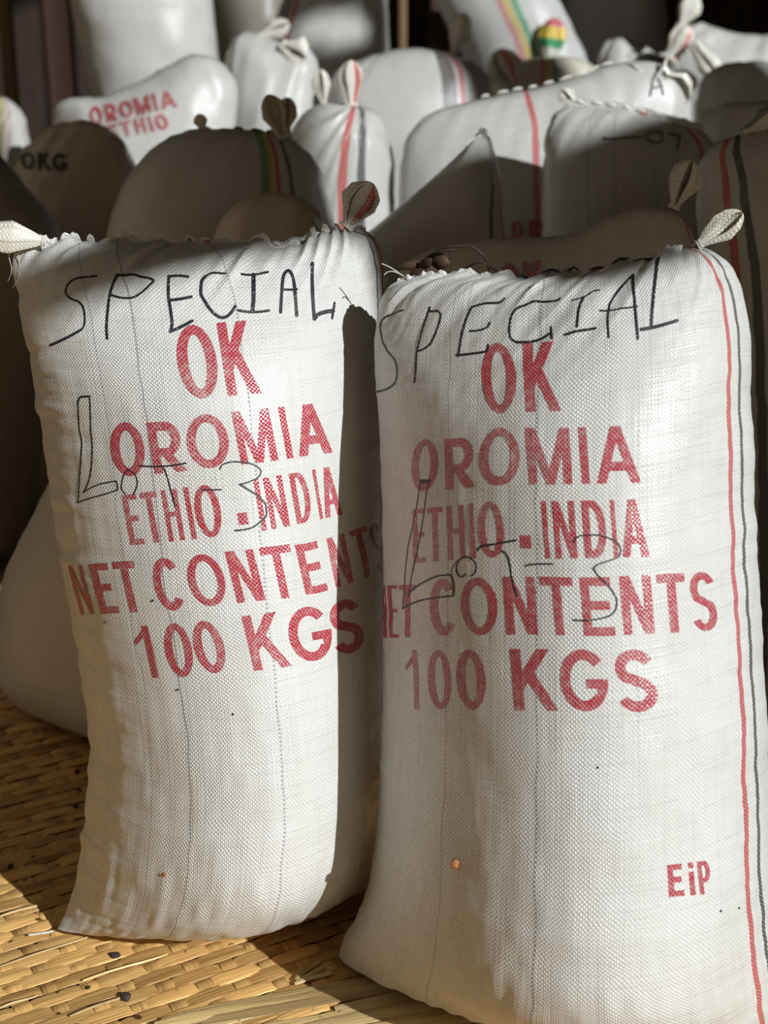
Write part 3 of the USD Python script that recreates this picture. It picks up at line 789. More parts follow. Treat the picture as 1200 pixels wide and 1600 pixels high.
# ------------------------------------------------------------------ the two sacks in front
def mat_left(S):
    return fabric('sack_cloth_left', stripes=[(u_at(S, 588, 420) , 0.0028, BLACK), (u_at(S, 596, 440) + 0.004, 0.004, RED)],
                  lines=[(u_at(S, 238, 1200), 0.0011, 0.5), (u_at(S, 296, 1200), 0.0012, 0.6), (u_at(S, 442, 1200), 0.0016, 0.35), (u_at(S, 165, 1290), 0.0009, 0.1)])
FL = make_sack('woven_sack', 'left one of the two big front sacks, its 100 KGS line half in shade', 1.89, 9, 14,
    left=[(102, 1473), (91, 1463), (93, 1446), (112, 1395), (132, 1270), (139, 1160), (128, 1060), (106, 950), (86, 830), (69, 700), (51, 590), (31, 480), (19, 415), (28, 385)],
    right=[(600, 1392), (604, 1250), (606, 1000), (604, 700), (603, 560), (604, 470), (606, 420), (597, 383), (570, 360)],
    top=[(60, 376), (120, 377), (200, 379), (320, 384), (430, 380), (510, 364), (540, 357)],
    bottom=[(130, 1471), (300, 1441), (460, 1405), (540, 1396)],
    px0=330, z0=0.015, D=0.26, Db=0.10, p=1.9, q=0.74, skew=0.0, belly=0.62, n=(240, 320), mat=mat_left, pleat=0.024, pleat_len=0.042, pleat_freq=36, shear=0.8, side=0.0034, lump=0.004, seed=3, t_top=0.76, t_bot=0.17)
def mat_right(S):
    return fabric('sack_cloth_right', stripes=[(u_at(S, 1142, 720), 0.0052, RED), (u_at(S, 1160, 720), 0.0045, BLACK)],
                  lines=[(u_at(S, 692, 1270), 0.0013, 0.5), (u_at(S, 838, 1270), 0.0018, 0.5), (u_at(S, 800, 1270), 0.0007, 0.0), (u_at(S, 760, 1270), 0.0007, 0.0)])
FR = make_sack('woven_sack', 'right one of the two big front sacks, with small EiP print and striped edge', 1.69, 11.5, -17,
    left=[(552, 1534), (533, 1518), (527, 1500), (534, 1474), (553, 1436), (574, 1390), (589, 1300), (596, 1150), (599, 1000), (598, 850), (594, 700), (588, 600), (586, 520), (592, 480), (602, 455), (622, 439)],
    right=[(1238, 1640), (1224, 1500), (1212, 1380), (1205, 1250), (1199, 1120), (1190, 960), (1181, 800), (1176, 650), (1172, 530), (1160, 450), (1136, 408), (1098, 386)],
    top=[(660, 434), (730, 432), (800, 437), (900, 428), (1000, 408), (1060, 392)],
    bottom=[(580, 1542), (620, 1549), (700, 1556), (850, 1577), (1000, 1600), (1150, 1626)],
    px0=860, z0=0.015, D=0.27, Db=0.10, p=1.9, q=0.68, skew=0.20, belly=0.62, n=(250, 320), mat=mat_right, pleat=0.023, pleat_len=0.052, pleat_freq=32, shear=0.85, side=0.0028, lump=0.005, seed=8, t_top=0.74, t_bot=0.17)

ink_l = [
    ('OK', [('O', 277, 339), ('K', 347, 398)], [(277, 568, -9, -58), (398, 557, -9, -57)], .21),
    ('OROMIA', [('O', 173, 226), ('R', 235, 287), ('O', 292, 357), ('M', 369, 427), ('I', 441, 451), ('A', 461, 512)], [(173, 703, -4, -43), (262, 699, -7, -40), (325, 689, -6, -42), (398, 682, -8, -41), (512, 668, -6, -39)], .17),
    ('ETHIO', [('E', 197, 220), ('T', 225, 251), ('H', 258, 283), ('I', 293, 301), ('O', 305, 345), ('.', 369, 384), ('I', 402, 410), ('N', 417, 446), ('D', 457, 483), ('I', 493, 498), ('A', 502, 528)], [(197, 813, -7, -39), (330, 798, -7, -41), (376, 793, -7, -41), (430, 785, -7, -40), (528, 766, -6, -38)], .15),
    ('NET', [('N', 117, 139), ('E', 149, 178), ('T', 184, 218), ('C', 241, 286), ('O', 294, 351), ('N', 361, 405), ('T', 413, 461), ('E', 469, 504), ('N', 517, 545), ('T', 553, 580), ('S', 583, 599)], [(117, 922, -10, -38), (263, 913, -9, -41), (383, 900, -10, -40), (437, 894, -9, -41), (487, 888, -9, -39), (531, 876, -8, -38), (600, 852, -8, -38)], .15),
    ('KGS', [('1', 214, 241), ('0', 258, 300), ('0', 303, 350), ('K', 387, 445), ('G', 452, 518), ('S', 518, 566)], [(214, 1019, -9, -40), (278, 1016, -8, -42), (326, 1011, -10, -41), (416, 1003, -10, -43), (488, 990, -8, -42), (566, 974, -4, -42)], .165)]
for key, letters, nodes, th in ink_l:
    decal(FL, 'printed_lettering', word(letters, nodes, th), M_ink, label='red stencilled printing')
O1, O2 = (60, 400), (300, 400)
sp = unary_union([
    scrawl([([(365, 125), (300, 130), (220, 150), (180, 190), (170, 225), (200, 265), (250, 285), (280, 320), (290, 380), (285, 440), (270, 460)], 3.0), ([(270, 460), (220, 490), (150, 525), (80, 555)], 4.2),
            ([(495, 120), (465, 180), (445, 250), (432, 350), (425, 440), (430, 515)], 4.2), ([(495, 120), (550, 118), (572, 112), (640, 130), (720, 160), (690, 190), (650, 225), (600, 255), (565, 262), (450, 240)], 3.4),
            ([(815, 130), (812, 240), (825, 330), (835, 420), (825, 470)], 5.0), [(815, 130), (870, 125), (935, 135)], ([(830, 275), (880, 270), (955, 255)], 4.6), ([(825, 470), (870, 450), (960, 405)], 5.0)], 3.6, O1, 4),
    scrawl([([(210, 110), (130, 112), (85, 130)], 3.0), ([(85, 130), (60, 160), (55, 230), (85, 290), (110, 330), (190, 385), (270, 315)], 5.0), [(310, 110), (380, 115), (475, 100)], ([(385, 115), (385, 230), (378, 345)], 6.5), ([(290, 340), (380, 350), (480, 340)], 4.0),
            ([(555, 350), (560, 250), (570, 130), (600, 90), (635, 150), (645, 250), (655, 370)], 5.0), [(570, 210), (655, 210)], ([(750, 55), (752, 200), (765, 395)], 5.4), ([(765, 390), (800, 360), (880, 345)], 6.5), ([(890, 295), (875, 390)], 4.0)], 3.4, O2, 4)])
decal(FL, 'marker_writing', sp, M_marker, label='black marker handwriting across the top', lift=0.0004)
O3, O4 = (100, 610), (340, 610)
lt = unary_union([
    scrawl([[(105, 85), (115, 250), (135, 430), (120, 620), (105, 840), (190, 810), (300, 780), (405, 745)], [(405, 745), (390, 680), (280, 700), (150, 765)], [(150, 765), (200, 630), (215, 460), (205, 300), (195, 45)], ([(195, 45), (130, 48), (105, 85)], 3.2),
            [(480, 595), (445, 650), (433, 730), (460, 775)], [(480, 595), (540, 640), (555, 690), (545, 730), (520, 780)], ([(570, 565), (700, 570), (915, 545)], 2.6), ([(740, 565), (770, 630), (800, 740), (835, 865)], 2.2), ([(1035, 745), (1180, 745)], 2.4)], 2.0, O3, 4.8),
    scrawl([([(15, 590), (40, 555), (130, 535), (230, 545), (300, 575), (325, 610), (310, 645), (250, 680), (165, 705)], 2.4), ([(165, 705), (230, 745), (310, 800), (360, 865), (365, 930), (320, 985), (240, 1035), (130, 1050)], 2.8)], 2.4, O4, 4.8)])
decal(FL, 'marker_writing', lt, M_marker, label='thin black handwriting over the printing', lift=0.0004)

ink_r = [
    ('OK', [('O', 752, 807), ('K', 819, 872)], [(752, 592, -2.5, -55), (872, 588, -3, -54)], .2),
    ('OROMIA', [('O', 641, 682), ('R', 693, 741), ('O', 748, 813), ('M', 824, 892), ('I', 906, 919), ('A', 930, 998)], [(641, 728, 2, -41), (718, 724, -1, -40), (780, 713, -0.5, -45), (858, 713, -3, -44), (998, 710, -3.5, -44.5)], .165),
    ('ETHIO', [('E', 644, 663), ('T', 667, 691), ('H', 698, 726), ('I', 734.5, 742), ('O', 748, 788), ('.', 812, 829), ('I', 849, 857), ('N', 865.5, 900), ('D', 911, 947), ('I', 956, 963), ('A', 970, 1011)], [(644, 838, -1, -42), (700, 833, -2, -42), (768, 827, -3, -44), (880, 828, -3.5, -45), (1011, 825, -3.5, -45)], .145),
    ('NET', [('N', 586, 604), ('E', 607, 622), ('T', 624, 648), ('C', 671, 714), ('O', 721, 778), ('N', 789, 838), ('T', 846, 898), ('E', 909, 958), ('N', 971, 1020), ('T', 1029, 1073), ('S', 1080, 1119)], [(580, 956, -1, -41), (640, 955, -1, -41), (700, 948, -2.5, -45), (815, 946, -3.5, -45), (940, 948, -4, -46), (1119, 939, -4, -46)], .15),
    ('KGS', [('1', 634, 654), ('0', 668, 705), ('0', 713, 759), ('K', 801, 867), ('G', 875, 950), ('S', 962, 1025)], [(634, 1062, -2, -46), (733, 1062, -3, -47), (835, 1062, -4, -48), (1025, 1064, -3, -49)], .17),
    ('EIP', [('E', 1044, 1068), ('i', 1077, 1085), ('P', 1091, 1111)], [(1044, 1377, -2, -25), (1111, 1370, -2, -26)], .2)]
for key, letters, nodes, th in ink_r:
    decal(FR, 'printed_lettering', word(letters, nodes, th), M_ink, label='red stencilled printing')
O1, O2 = (580, 380), (820, 380)
sp = unary_union([
    scrawl([([(235, 485), (150, 510), (85, 555), (65, 620), (75, 690), (120, 780), (175, 860), (185, 930), (160, 1010)], 2.2), ([(160, 1010), (110, 1050), (45, 1070)], 3.4),
            ([(425, 465), (385, 570), (350, 680), (325, 790), (315, 900), (300, 1000)], 3.0), ([(430, 490), (480, 490), (505, 520), (485, 590), (450, 670), (415, 730), (340, 775)], 2.8),
            ([(730, 465), (690, 550), (655, 670), (630, 810)], 3.4), ([(730, 465), (830, 445), (930, 435), (965, 410)], 3.2), ([(715, 635), (840, 610), (858, 578)], 3.0), ([(615, 805), (740, 795), (830, 780), (845, 735)], 3.6)], 3, O1, 4.615),
    scrawl([([(876, 469), (870, 472), (837, 473), (825, 477.5), (807.5, 486), (799, 501), (797, 514), (798, 527), (807.5, 535)], 3.2), ([(807.5, 535), (820.5, 535), (837, 532), (861, 520)], 4.2), ([(861, 511), (863, 530)], 3.4)], 3),
    scrawl([([(345, 420), (430, 400), (500, 360), (540, 352)], 2.2), ([(430, 400), (395, 480), (380, 610)], 3.8), ([(290, 665), (380, 640), (510, 615)], 4.0), ([(605, 680), (600, 560), (610, 450), (640, 390), (700, 310), (780, 225)], 3.4), ([(780, 225), (785, 330), (795, 480), (815, 690)], 4.4), ([(545, 490), (650, 485), (810, 465)], 2.8),
            ([(968, 130), (930, 350), (910, 610)], 5.0), ([(840, 625), (960, 600), (1095, 560)], 5.6)], 3, O2, 4.615)])
decal(FR, 'marker_writing', sp, M_marker, label='black marker handwriting across the top', lift=0.0004)
z5 = lambda a: [(590 + x / 4.615, 850 + y / 4.615) for x, y in a]
z6 = lambda a: [(840 + x / 4, 850 + y / 4) for x, y in a]
lt = scrawl([([(655, 750), (651.8, 780), (647.4, 802), (638.8, 845), (632, 900), (629, 951)], 1.3), ([(669, 750), (664.8, 771), (661.5, 797), (652.8, 851.5), (644, 892.7), (636.6, 930)], 1.3), ([(655, 751), (670, 751)], 3.4), ([(657, 755), (667, 753)], 3.0),
    (z5([(180, 465), (280, 415), (400, 390), (545, 375)]), 2.6), (z5([(545, 375), (552, 345), (530, 230)]), 3.4), (z5([(535, 222), (440, 230), (340, 270), (270, 310), (215, 370)]), 2.6),
    (z5([(640, 90), (590, 120), (570, 170), (583, 220), (610, 238), (637, 218)]), 2.6), (z5([(640, 90), (690, 115), (715, 165), (705, 205), (682, 230)]), 2.6), (z5([(640, 90), (560, 140), (530, 205)]), 1.3),
    ([(747, 860), (750, 855), (774, 850), (807, 844)], 3.0), ([(784, 860), (791, 865), (797, 880), (799, 896), (802, 913), (808, 932)], 2.6), ([(821, 884), (829, 882), (864, 881)], 2.6),
    ([(896, 847), (900, 841), (908, 837), (930, 836), (952, 841), (965, 849), (970, 860), (967, 869), (952, 876), (934, 882), (927, 888)], 2.4), (z6([(347, 152), (380, 200), (430, 250), (470, 300), (495, 360), (490, 400), (455, 445), (380, 468), (290, 478), (222, 475)]), 2.6)], 2)
decal(FR, 'marker_writing', lt, M_marker, label='thin black handwriting over the printing', lift=0.0004)

hem(FL, FL.mat, 0.004); stitches(FL, M_thread, -0.9, 0.8, pitch=0.0215, rad=0.0022, label='pale stitching thread')
hem(FR, FR.mat, 0.003); stitches(FR, M_dark, -0.2, 0.75, pitch=0.03, rad=0.0018, dash=0.85, label='black stitching thread', lift=0.001)
ear(FL, (72, 377), (-26, 364), 44, M_ear, 0.02, bend=-0.2, seed=1, open_=0.97, face=True, label='pale twisted corner lying sideways')
ear(FL, (541, 356), (582, 286), 52, M_ear_red, 0.01, bend=0.3, seed=2, open_=0.7, label='twisted corner with red stripe standing up')
ear(FR, (1090, 384), (1160, 332), 40, M_ear_red, 0.01, bend=0.2, seed=4, open_=0.85, label='twisted corner with red stripe standing up')
threads(FL, [[(205, 375), (196, 362), (200, 350), (215, 345)], [(238, 352), (246, 364), (258, 374), (270, 380)], [(204, 374), (222, 368), (250, 374)], [(22, 385), (14, 400), (18, 420), (12, 440)], [(26, 388), (30, 420), (20, 450)]], M_thread, 0.01, 0.0006)
threads(FL, [[(78, 1469), (66, 1466), (56, 1474), (45, 1470)], [(84, 1460), (74, 1468), (66, 1474)]], M_thread, 0.0, 0.0014)
threads(FR, [[(600, 430), (612, 424), (632, 432), (640, 440)], [(596, 412), (610, 418), (628, 430)]], M_thread, 0.0, 0.0008)

# ------------------------------------------------------------------ sacks behind
def st_mat(name, specs, base=(0.60, 0.59, 0.56), lines=()):
    def mk(S):
        return fabric(name, stripes=[(u_at(S, x, y), h, c) for x, y, h, c in specs], lines=[(u_at(S, x, y), h, 0.5) for x, y, h in lines], base=base)
    return mk
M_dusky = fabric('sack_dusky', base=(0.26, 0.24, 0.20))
BG = dict(pleat=0.007, pleat_len=0.10, side=0.004, lump=0.018)

s_base = make_sack('woven_sack', 'plain pale sack bulging out low on the mat behind the left front sack', 2.36, 4, -32,
    left=[(18, None), (2, 1010), (18, 900), (70, 790), (110, 690), (150, 600)], right=[(420, None), (420, 800), (400, 600)], top=[(210, 570), (320, 570)],
    px0=230, D=0.13, mat=M_plain, seed=11, **BG)
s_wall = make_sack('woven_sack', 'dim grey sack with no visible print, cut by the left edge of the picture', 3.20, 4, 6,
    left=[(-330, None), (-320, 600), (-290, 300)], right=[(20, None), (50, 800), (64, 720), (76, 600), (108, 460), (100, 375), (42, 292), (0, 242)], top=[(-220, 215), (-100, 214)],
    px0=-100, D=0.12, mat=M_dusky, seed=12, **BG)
s_kg = make_sack('woven_sack', 'dim beige sack with black 0KG lettering at the left, beside the tilted red-printed sack', 3.54, 4, 8,
    left=[(10, None), (14, 400), (18, 280), (40, 228)], right=[(250, None), (250, 400), (230, 300), (190, 220)], top=[(75, 200), (120, 190), (160, 198)],
    px0=100, D=0.12, mat=M_beige, seed=13, **BG)
decal(s_kg, 'printed_lettering', word([('0', 32, 55), ('K', 60, 80), ('G', 83, 106)], [(30, 250, -1, -14), (106, 256, 0, -13)], .22), usdkit.material(stage, '/World/Looks/black_ink', {'p': ('principled_bsdf', {'base_color': (0.03, 0.03, 0.03), 'roughness': 0.6})}, surface='p.BSDF'), label='black printing', lift=0.003)
s_dark = make_sack('woven_sack', 'large rounded grey sack in shade behind the left front sack, striped at its right corner', 2.88, 5, 4,
    left=[(158, None), (156, 600), (160, 430), (172, 340), (205, 268), (248, 224)], right=[(535, None), (530, 430), (522, 340), (505, 272), (470, 226)], top=[(300, 206), (350, 200), (400, 203), (440, 212)],
    px0=340, D=0.16, seed=14, mat=st_mat('sack_dark_striped', [(414, 270, 0.010, (0.10, 0.26, 0.10)), (424, 270, 0.006, (0.55, 0.42, 0.08)), (434, 270, 0.006, RED), (455, 280, 0.006, BLACK)], (0.58, 0.57, 0.55)), pleat=0.004, pleat_len=0.08, side=0.002, lump=0.012)
s_brown = make_sack('woven_sack', 'low brownish sack top with radiating pleats, just behind the left front sack', 2.60, 5, 0,
    left=[(330, None), (326, 500), (330, 390), (350, 336)], right=[(530, None), (530, 500), (520, 400), (498, 330)], top=[(385, 308), (430, 300), (470, 308)],
    px0=430, D=0.10, mat=M_beige, seed=15, pleat=0.006, pleat_len=0.16, shear=0.3, side=0.002, lump=0.01)
s_red = make_sack('woven_sack', 'white sack with faded red printing slumped to the left, beside the big upright white sack', 3.92, 8, -4,
    left=[(74, None), (76, 300), (80, 220), (84, 168)], right=[(362, None), (366, 220), (372, 140), (352, 102)], top=[(110, 153), (150, 152), (210, 128), (260, 103), (305, 89)],
    px0=230, D=0.16, mat=M_plain, seed=16, pleat=0.008, pleat_len=0.14, shear=-0.5, side=0.003, lump=0.02)
decal(s_red, 'printed_lettering', word([('O', 140, 160), ('R', 165, 183), ('O', 187, 208), ('M', 212, 236), ('I', 241, 246), ('A', 251, 274)], [(140, 182, -2, -13), (210, 168, -3, -13), (280, 152, -4, -13)], .2), M_ink, label='faded red printing', lift=0.003)
decal(s_red, 'printed_lettering', word([('E', 168, 184), ('T', 190, 206), ('H', 212, 228), ('I', 234, 239), ('O', 244, 262)], [(160, 210, -2, -12), (210, 198, -3, -12), (280, 186, -4, -12)], .2), M_ink, label='faded red printing', lift=0.003)
s_neck = make_sack('woven_sack', 'white sack gathered tightly into a tied neck with red and black stripes', 3.45, 4, 6,
    left=[(440, None), (440, 300), (446, 230), (468, 182), (505, 162), (536, 164)], right=[(618, None), (616, 260), (606, 205), (586, 172), (562, 166)], top=[(549, 165)],
    px0=525, D=0.14, seed=17, mat=st_mat('sack_neck_striped', [(538, 240, 0.010, RED), (566, 240, 0.010, BLACK)]), gather=(0.22, 0.007), pleat=0.0, side=0.002, lump=0.008, t_top=0.86)
s_corner = make_sack('woven_sack', 'sack leaning with one pointed sunlit corner up and a thick black stripe beside it', 2.80, 5, -4,
    left=[(575, None), (565, 470), (560, 385), (600, 342), (680, 276), (738, 222)], right=[(800, None), (796, 450), (787, 330), (779, 258), (766, 216)], top=[(752, 208)],
    px0=690, D=0.12, seed=18, mat=st_mat('sack_corner_striped', [(769, 300, 0.0065, BLACK), (783, 330, 0.006, RED)]), pleat=0.0, side=0.005, lump=0.010, t_top=0.8)
s_long = make_sack('woven_sack', 'wide sack with a slanting white-stitched seam rising to a rolled corner marked A', 3.40, 5, 5,
    left=[(624, None), (622, 330), (632, 225), (664, 182)], right=[(1080, None), (1082, 250), (1080, 160), (1060, 118), (1015, 96)], top=[(700, 169), (740, 160), (800, 147), (870, 130), (940, 108), (980, 98)],
    px0=850, D=0.11, seed=19, mat=st_mat('sack_long_striped', [(838, 280, 0.007, RED)], lines=[]), pleat=0.006, pleat_len=0.12, shear=0.5, side=0.002, lump=0.01)
decal(s_long, 'printed_lettering', word([('D', 800, 818), ('R', 826, 850)], [(800, 360, 0, -14), (850, 356, 0, -14)], .26), M_ink, label='dark red printing', lift=0.003)
stitches(s_long, M_thread, -0.5, 0.93, pitch=0.034, rad=0.0030, dash=0.72, lift=0.004, label='white stitching thread')
s_lot = make_sack('woven_sack', 'upright sack behind the right front sack with LOT handwritten near its sunlit top', 3.12, 5, -4,
    left=[(846, None), (848, 320), (850, 235), (858, 190), (882, 166)], right=[(1140, None), (1136, 330), (1128, 250), (1100, 206)], top=[(930, 166), (985, 178), (1040, 190), (1075, 198)],
    px0=990, D=0.12, seed=20, mat=st_mat('sack_lot_striped', [(1105, 290, 0.007, RED)], lines=[(920, 300, 0.0016), (961, 300, 0.0016), (1025, 300, 0.0012)]), pleat=0.006, pleat_len=0.12, shear=0.6, side=0.002, lump=0.008)
decal(s_lot, 'marker_writing', scrawl([([(945, 216), (942, 219), (975, 218), (1004, 217)], 2.2), ([(1020, 209), (1010, 214), (1012, 222), (1024, 225), (1034, 220), (1032, 211), (1020, 209)], 2.2), ([(1042, 212), (1064, 213)], 2.2), ([(1062, 213), (1060, 225), (1057, 237)], 2.2)], 2), M_marker, label='handwritten LOT', lift=0.003)
hem(s_lot, s_lot.mat, 0.012); stitches(s_lot, M_thread, -0.85, 0.9, pitch=0.03, rad=0.004, lift=0.006, label='white stitching thread')
s_side = make_sack('woven_sack', 'tall sack at the right edge of the picture with broad red and black stripes', 2.55, 3, 8,
    left=[(1102, None), (1104, 900), (1100, 600), (1096, 420), (1090, 310), (1094, 255), (1116, 224)], right=[(1420, None), (1410, 500), (1390, 300), (1330, 225)], top=[(1150, 212), (1200, 207), (1270, 210)],
    px0=1240, D=0.14, seed=22, mat=st_mat('sack_side_striped', [(1148, 400, 0.0085, RED), (1178, 400, 0.0085, BLACK)]), gather=(-0.3, 0.005), pleat=0.002, pleat_len=0.1, side=0.002, lump=0.01)
s_ok = make_sack('woven_sack', 'shaded sack close behind the right front sack, its red OK just showing', 2.25, 5, -6,
    left=[(625, None), (622, 620), (616, 480), (630, 412)], right=[(1098, None), (1100, 520), (1096, 410), (1076, 348)], top=[(690, 387), (760, 374), (850, 372), (900, 364), (955, 336), (1015, 322), (1045, 326)],
    px0=860, D=0.125, seed=23, mat=st_mat('sack_ok_striped', [(1080, 372, 0.006, RED)], (0.66, 0.62, 0.55)), pleat=0.004, pleat_len=0.08, side=0.002, lump=0.012)
decal(s_ok, 'printed_lettering', word([('O', 782, 812), ('K', 820, 852)], [(780, 446, -3, -30), (852, 438, -3, -30)], .2), M_ink, label='red printing', lift=0.003)
ear(s_ok, (1052, 326), (1082, 250), 46, M_ear_red, 0.0, bend=0.2, seed=6, label='twisted corner with red stripe')
s_bright = make_sack('woven_sack', 'brightly sunlit white sack in the middle distance with a dark band down its right end', 4.25, 4, 4,
    left=[(508, None), (508, 190), (512, 135), (534, 104)], right=[(772, None), (772, 180), (768, 130), (742, 96)], top=[(580, 88), (650, 78), (705, 84)],
    px0=640, D=0.17, seed=24, mat=st_mat('sack_bright_striped', [(700, 120, 0.022, (0.06, 0.045, 0.04)), (722, 140, 0.008, RED)]), pleat=0.004, side=0.003, lump=0.012)
ear(s_bright, (708, 84), (727, 20), 30, M_ear, 0.0, face=True, bend=0.1, seed=7, label='pale twisted corner standing up')
ear(s_neck, (549, 166), (549, 94), 36, M_ear_red, 0.0, face=True, bend=0.15, seed=8, label='gathered neck tuft with red stripe', neck=0.4)
ear(s_neck, (506, 164), (500, 108), 26, M_ear, -0.02, bend=0.1, seed=9)
stitches(s_dark, M_dark, 0.05, 0.93, pitch=0.03, rad=0.0024, dash=0.8, lift=0.001, label='black stitching thread')
ear(s_dark, (444, 214), (450, 152), 30, M_beige, 0.0, bend=0.3, seed=31, neck=0.6)
ear(s_dark, (444, 216), (418, 148), 36, M_beige, 0.02, open_=0.8, neck=0.5, bend=0.2, seed=10, label='brown bunched corner')
ear(s_dark, (318, 205), (310, 178), 20, M_ear, 0.0, face=True, neck=0.9, bend=0.1, seed=12, label='small pale tuft')
ear(s_corner, (752, 214), (757, 200), 12, M_ear, 0.0, bend=0.1, seed=13)
ear(s_corner, (750, 212), (726, 228), 9, M_ear, 0.03, bend=0.1, seed=14)
ear(s_long, (1022, 118), (1074, 160), 52, M_ear_red, 0.03, bend=-0.2, seed=15, open_=0.65, label='rolled corner with red stripe', neck=0.7)
decal(s_long, 'marker_writing', scrawl([[(1016, 150), (1024, 122), (1036, 148)], [(1018, 138), (1034, 136)]], 2.4), M_marker, label='handwritten letter A', lift=0.003)
ear(s_long, (1000, 108), (968, 152), 40, M_ear, 0.02, bend=0.3, seed=16, open_=0.6, label='curled pale flap of the mouth', neck=0.6)
ear(s_lot, (900, 166), (876, 140), 26, M_ear, 0.0, bend=0.1, seed=17)
ear(s_side, (1162, 212), (1218, 178), 40, M_ear_red, 0.0, face=True, bend=0.2, seed=18, label='bright knotted tuft', neck=0.5)

s_big = make_sack('woven_sack', 'big upright smooth white sack at the back left, taller than its neighbours', 4.75, 2, 4, z0=PLAT + 0.002,
    left=[(158, 210), (146, 160), (126, 80), (110, 0), (108, -60)], right=[(346, 210), (346, 150), (338, 60), (332, 0), (322, -60)], top=[(160, -84), (215, -90), (280, -84)],
    px0=230, D=0.19, seed=25, mat=M_plain, t_bot=0.2, pleat=0.002, pleat_len=0.06, side=0.002, lump=0.012, p=2.2, q=0.5)
s_crumple = make_sack('woven_sack', 'slack crumpled white sack between the big upright sack and the tied-neck sack', 4.28, 6, -6,
    left=[(352, None), (350, 160), (352, 90), (366, 58)], right=[(500, None), (498, 160), (496, 100), (470, 66)], top=[(395, 50), (430, 60)],
    px0=425, D=0.12, seed=26, mat=M_plain, pleat=0.012, pleat_len=0.22, pleat_freq=15, shear=0.2, side=0.006, lump=0.035)
ear(s_crumple, (405, 58), (452, 36), 26, M_ear, 0.0, bend=0.1, seed=19)
ear(s_crumple, (440, 70), (478, 92), 46, M_ear_red, 0.05, bend=0.3, seed=20, label='loose flap with a red mark')
s_spot = make_sack('woven_sack', 'dim sack at the back with a slanting red stripe and two bright patches of sun', 5.15, 4, 0, z0=PLAT + 0.002,
    left=[(405, None), (405, 110), (425, 40), (470, -50)], right=[(608, None), (608, 80), (606, 0), (600, -60)], top=[(520, -80), (570, -80)],
    px0=520, D=0.14, seed=27, mat=st_mat('sack_spot_striped', [(452, 45, 0.011, RED), (440, 45, 0.008, BLACK)]), pleat=0.003, side=0.002, lump=0.012)
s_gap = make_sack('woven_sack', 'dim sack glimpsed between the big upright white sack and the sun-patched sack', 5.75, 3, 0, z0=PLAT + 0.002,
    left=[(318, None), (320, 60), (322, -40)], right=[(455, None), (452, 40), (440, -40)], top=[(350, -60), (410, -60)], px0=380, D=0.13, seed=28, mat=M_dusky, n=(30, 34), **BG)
s_rain = make_sack('woven_sack', 'grey leaning sack with a pink, yellow and green stripe at the back', 5.10, 4, -4, z0=PLAT + 0.002,
    left=[(738, None), (728, 110), (694, 30), (655, -50)], right=[(930, None), (922, 110), (897, 48), (846, -50)], top=[(700, -80), (790, -80)],
    px0=800, D=0.14, seed=29, mat=st_mat('sack_rainbow_striped', [(797, 40, 0.010, (0.55, 0.20, 0.20)), (808, 40, 0.010, (0.60, 0.45, 0.10)), (820, 40, 0.010, (0.08, 0.32, 0.15))], (0.60, 0.60, 0.58)), pleat=0.003, side=0.002, lump=0.01)
ear(s_rain, (858, 100), (868, 28), 40, M_ear_rb, 0.17, face=True, bend=0.1, seed=21, label='rainbow-striped bunched corner', off_tip=0.15)
s_far = make_sack('woven_sack', 'tall grey sack in shade behind the leaning rainbow-striped sack', 5.65, 3, 0, z0=PLAT + 0.002,
    left=[(876, None), (880, 70), (882, -40)], right=[(1046, None), (1044, 60), (1036, -40)], top=[(920, -70), (990, -70)], px0=960, D=0.14, seed=30, mat=M_plain2, n=(34, 40), **BG)
s_lying = make_sack('woven_sack', 'low beige sack with a big pale ear, in front of the leaning rainbow-striped sack', 4.62, 5, 3,
    left=[(762, None), (764, 160), (768, 118), (796, 96)], right=[(938, None), (938, 160), (934, 112), (910, 94)], top=[(840, 92), (880, 91)],
    px0=850, D=0.12, seed=31, mat=st_mat('sack_lying_striped', [(847, 112, 0.008, (0.55, 0.16, 0.16)), (857, 112, 0.008, (0.6, 0.45, 0.1)), (867, 112, 0.008, (0.06, 0.3, 0.12))], (0.70, 0.66, 0.55)), pleat=0.003, side=0.002, lump=0.012)
ear(s_lying, (808, 142), (776, 78), 50, M_ear_red, 0.10, face=True, bend=0.2, seed=22, label='big pale ear with a red mark', neck=0.5)
s_small = make_sack('woven_sack', 'small pale sack corner showing under the tall shaded sack at the back right', 4.80, 4, 0, z0=PLAT + 0.002,
    left=[(936, None), (934, 90), (944, 66)], right=[(1036, None), (1030, 95), (1010, 74)], top=[(962, 62), (990, 66)], px0=980, D=0.08, seed=32, mat=M_plain, n=(34, 34), pleat=0.008, pleat_len=0.1, side=0.003, lump=0.016)
s_ears = make_sack('woven_sack', 'sack with a pleated stitched top and three pale ears against the dark back wall', 4.62, 5, 4,
    left=[(1036, None), (1036, 130), (1042, 70), (1062, 46)], right=[(1290, None), (1290, 120), (1270, 70)], top=[(1095, 36), (1140, 48), (1200, 54)],
    px0=1150, D=0.14, seed=33, mat=M_plain, pleat=0.012, pleat_len=0.12, pleat_freq=14, side=0.002, lump=0.012)
ear(s_ears, (1064, 42), (1088, -8), 32, M_ear, 0.0, face=True, bend=0.1, seed=23)
ear(s_ears, (1046, 94), (1076, 40), 38, M_ear_red, 0.10, face=True, bend=0.1, seed=24, neck=0.6)
ear(s_ears, (1082, 66), (1122, 120), 34, M_ear_red, 0.14, bend=0.2, seed=25, neck=0.5)
s_grey = make_sack('woven_sack', 'smooth dark grey sack top beneath the sack with three pale ears', 4.15, 5, 0,
    left=[(1084, None), (1084, 190), (1092, 130), (1116, 106)], right=[(1340, None), (1340, 150), (1310, 105)], top=[(1150, 97), (1220, 94)], px0=1200, D=0.13, seed=34, mat=M_plain2, **BG)
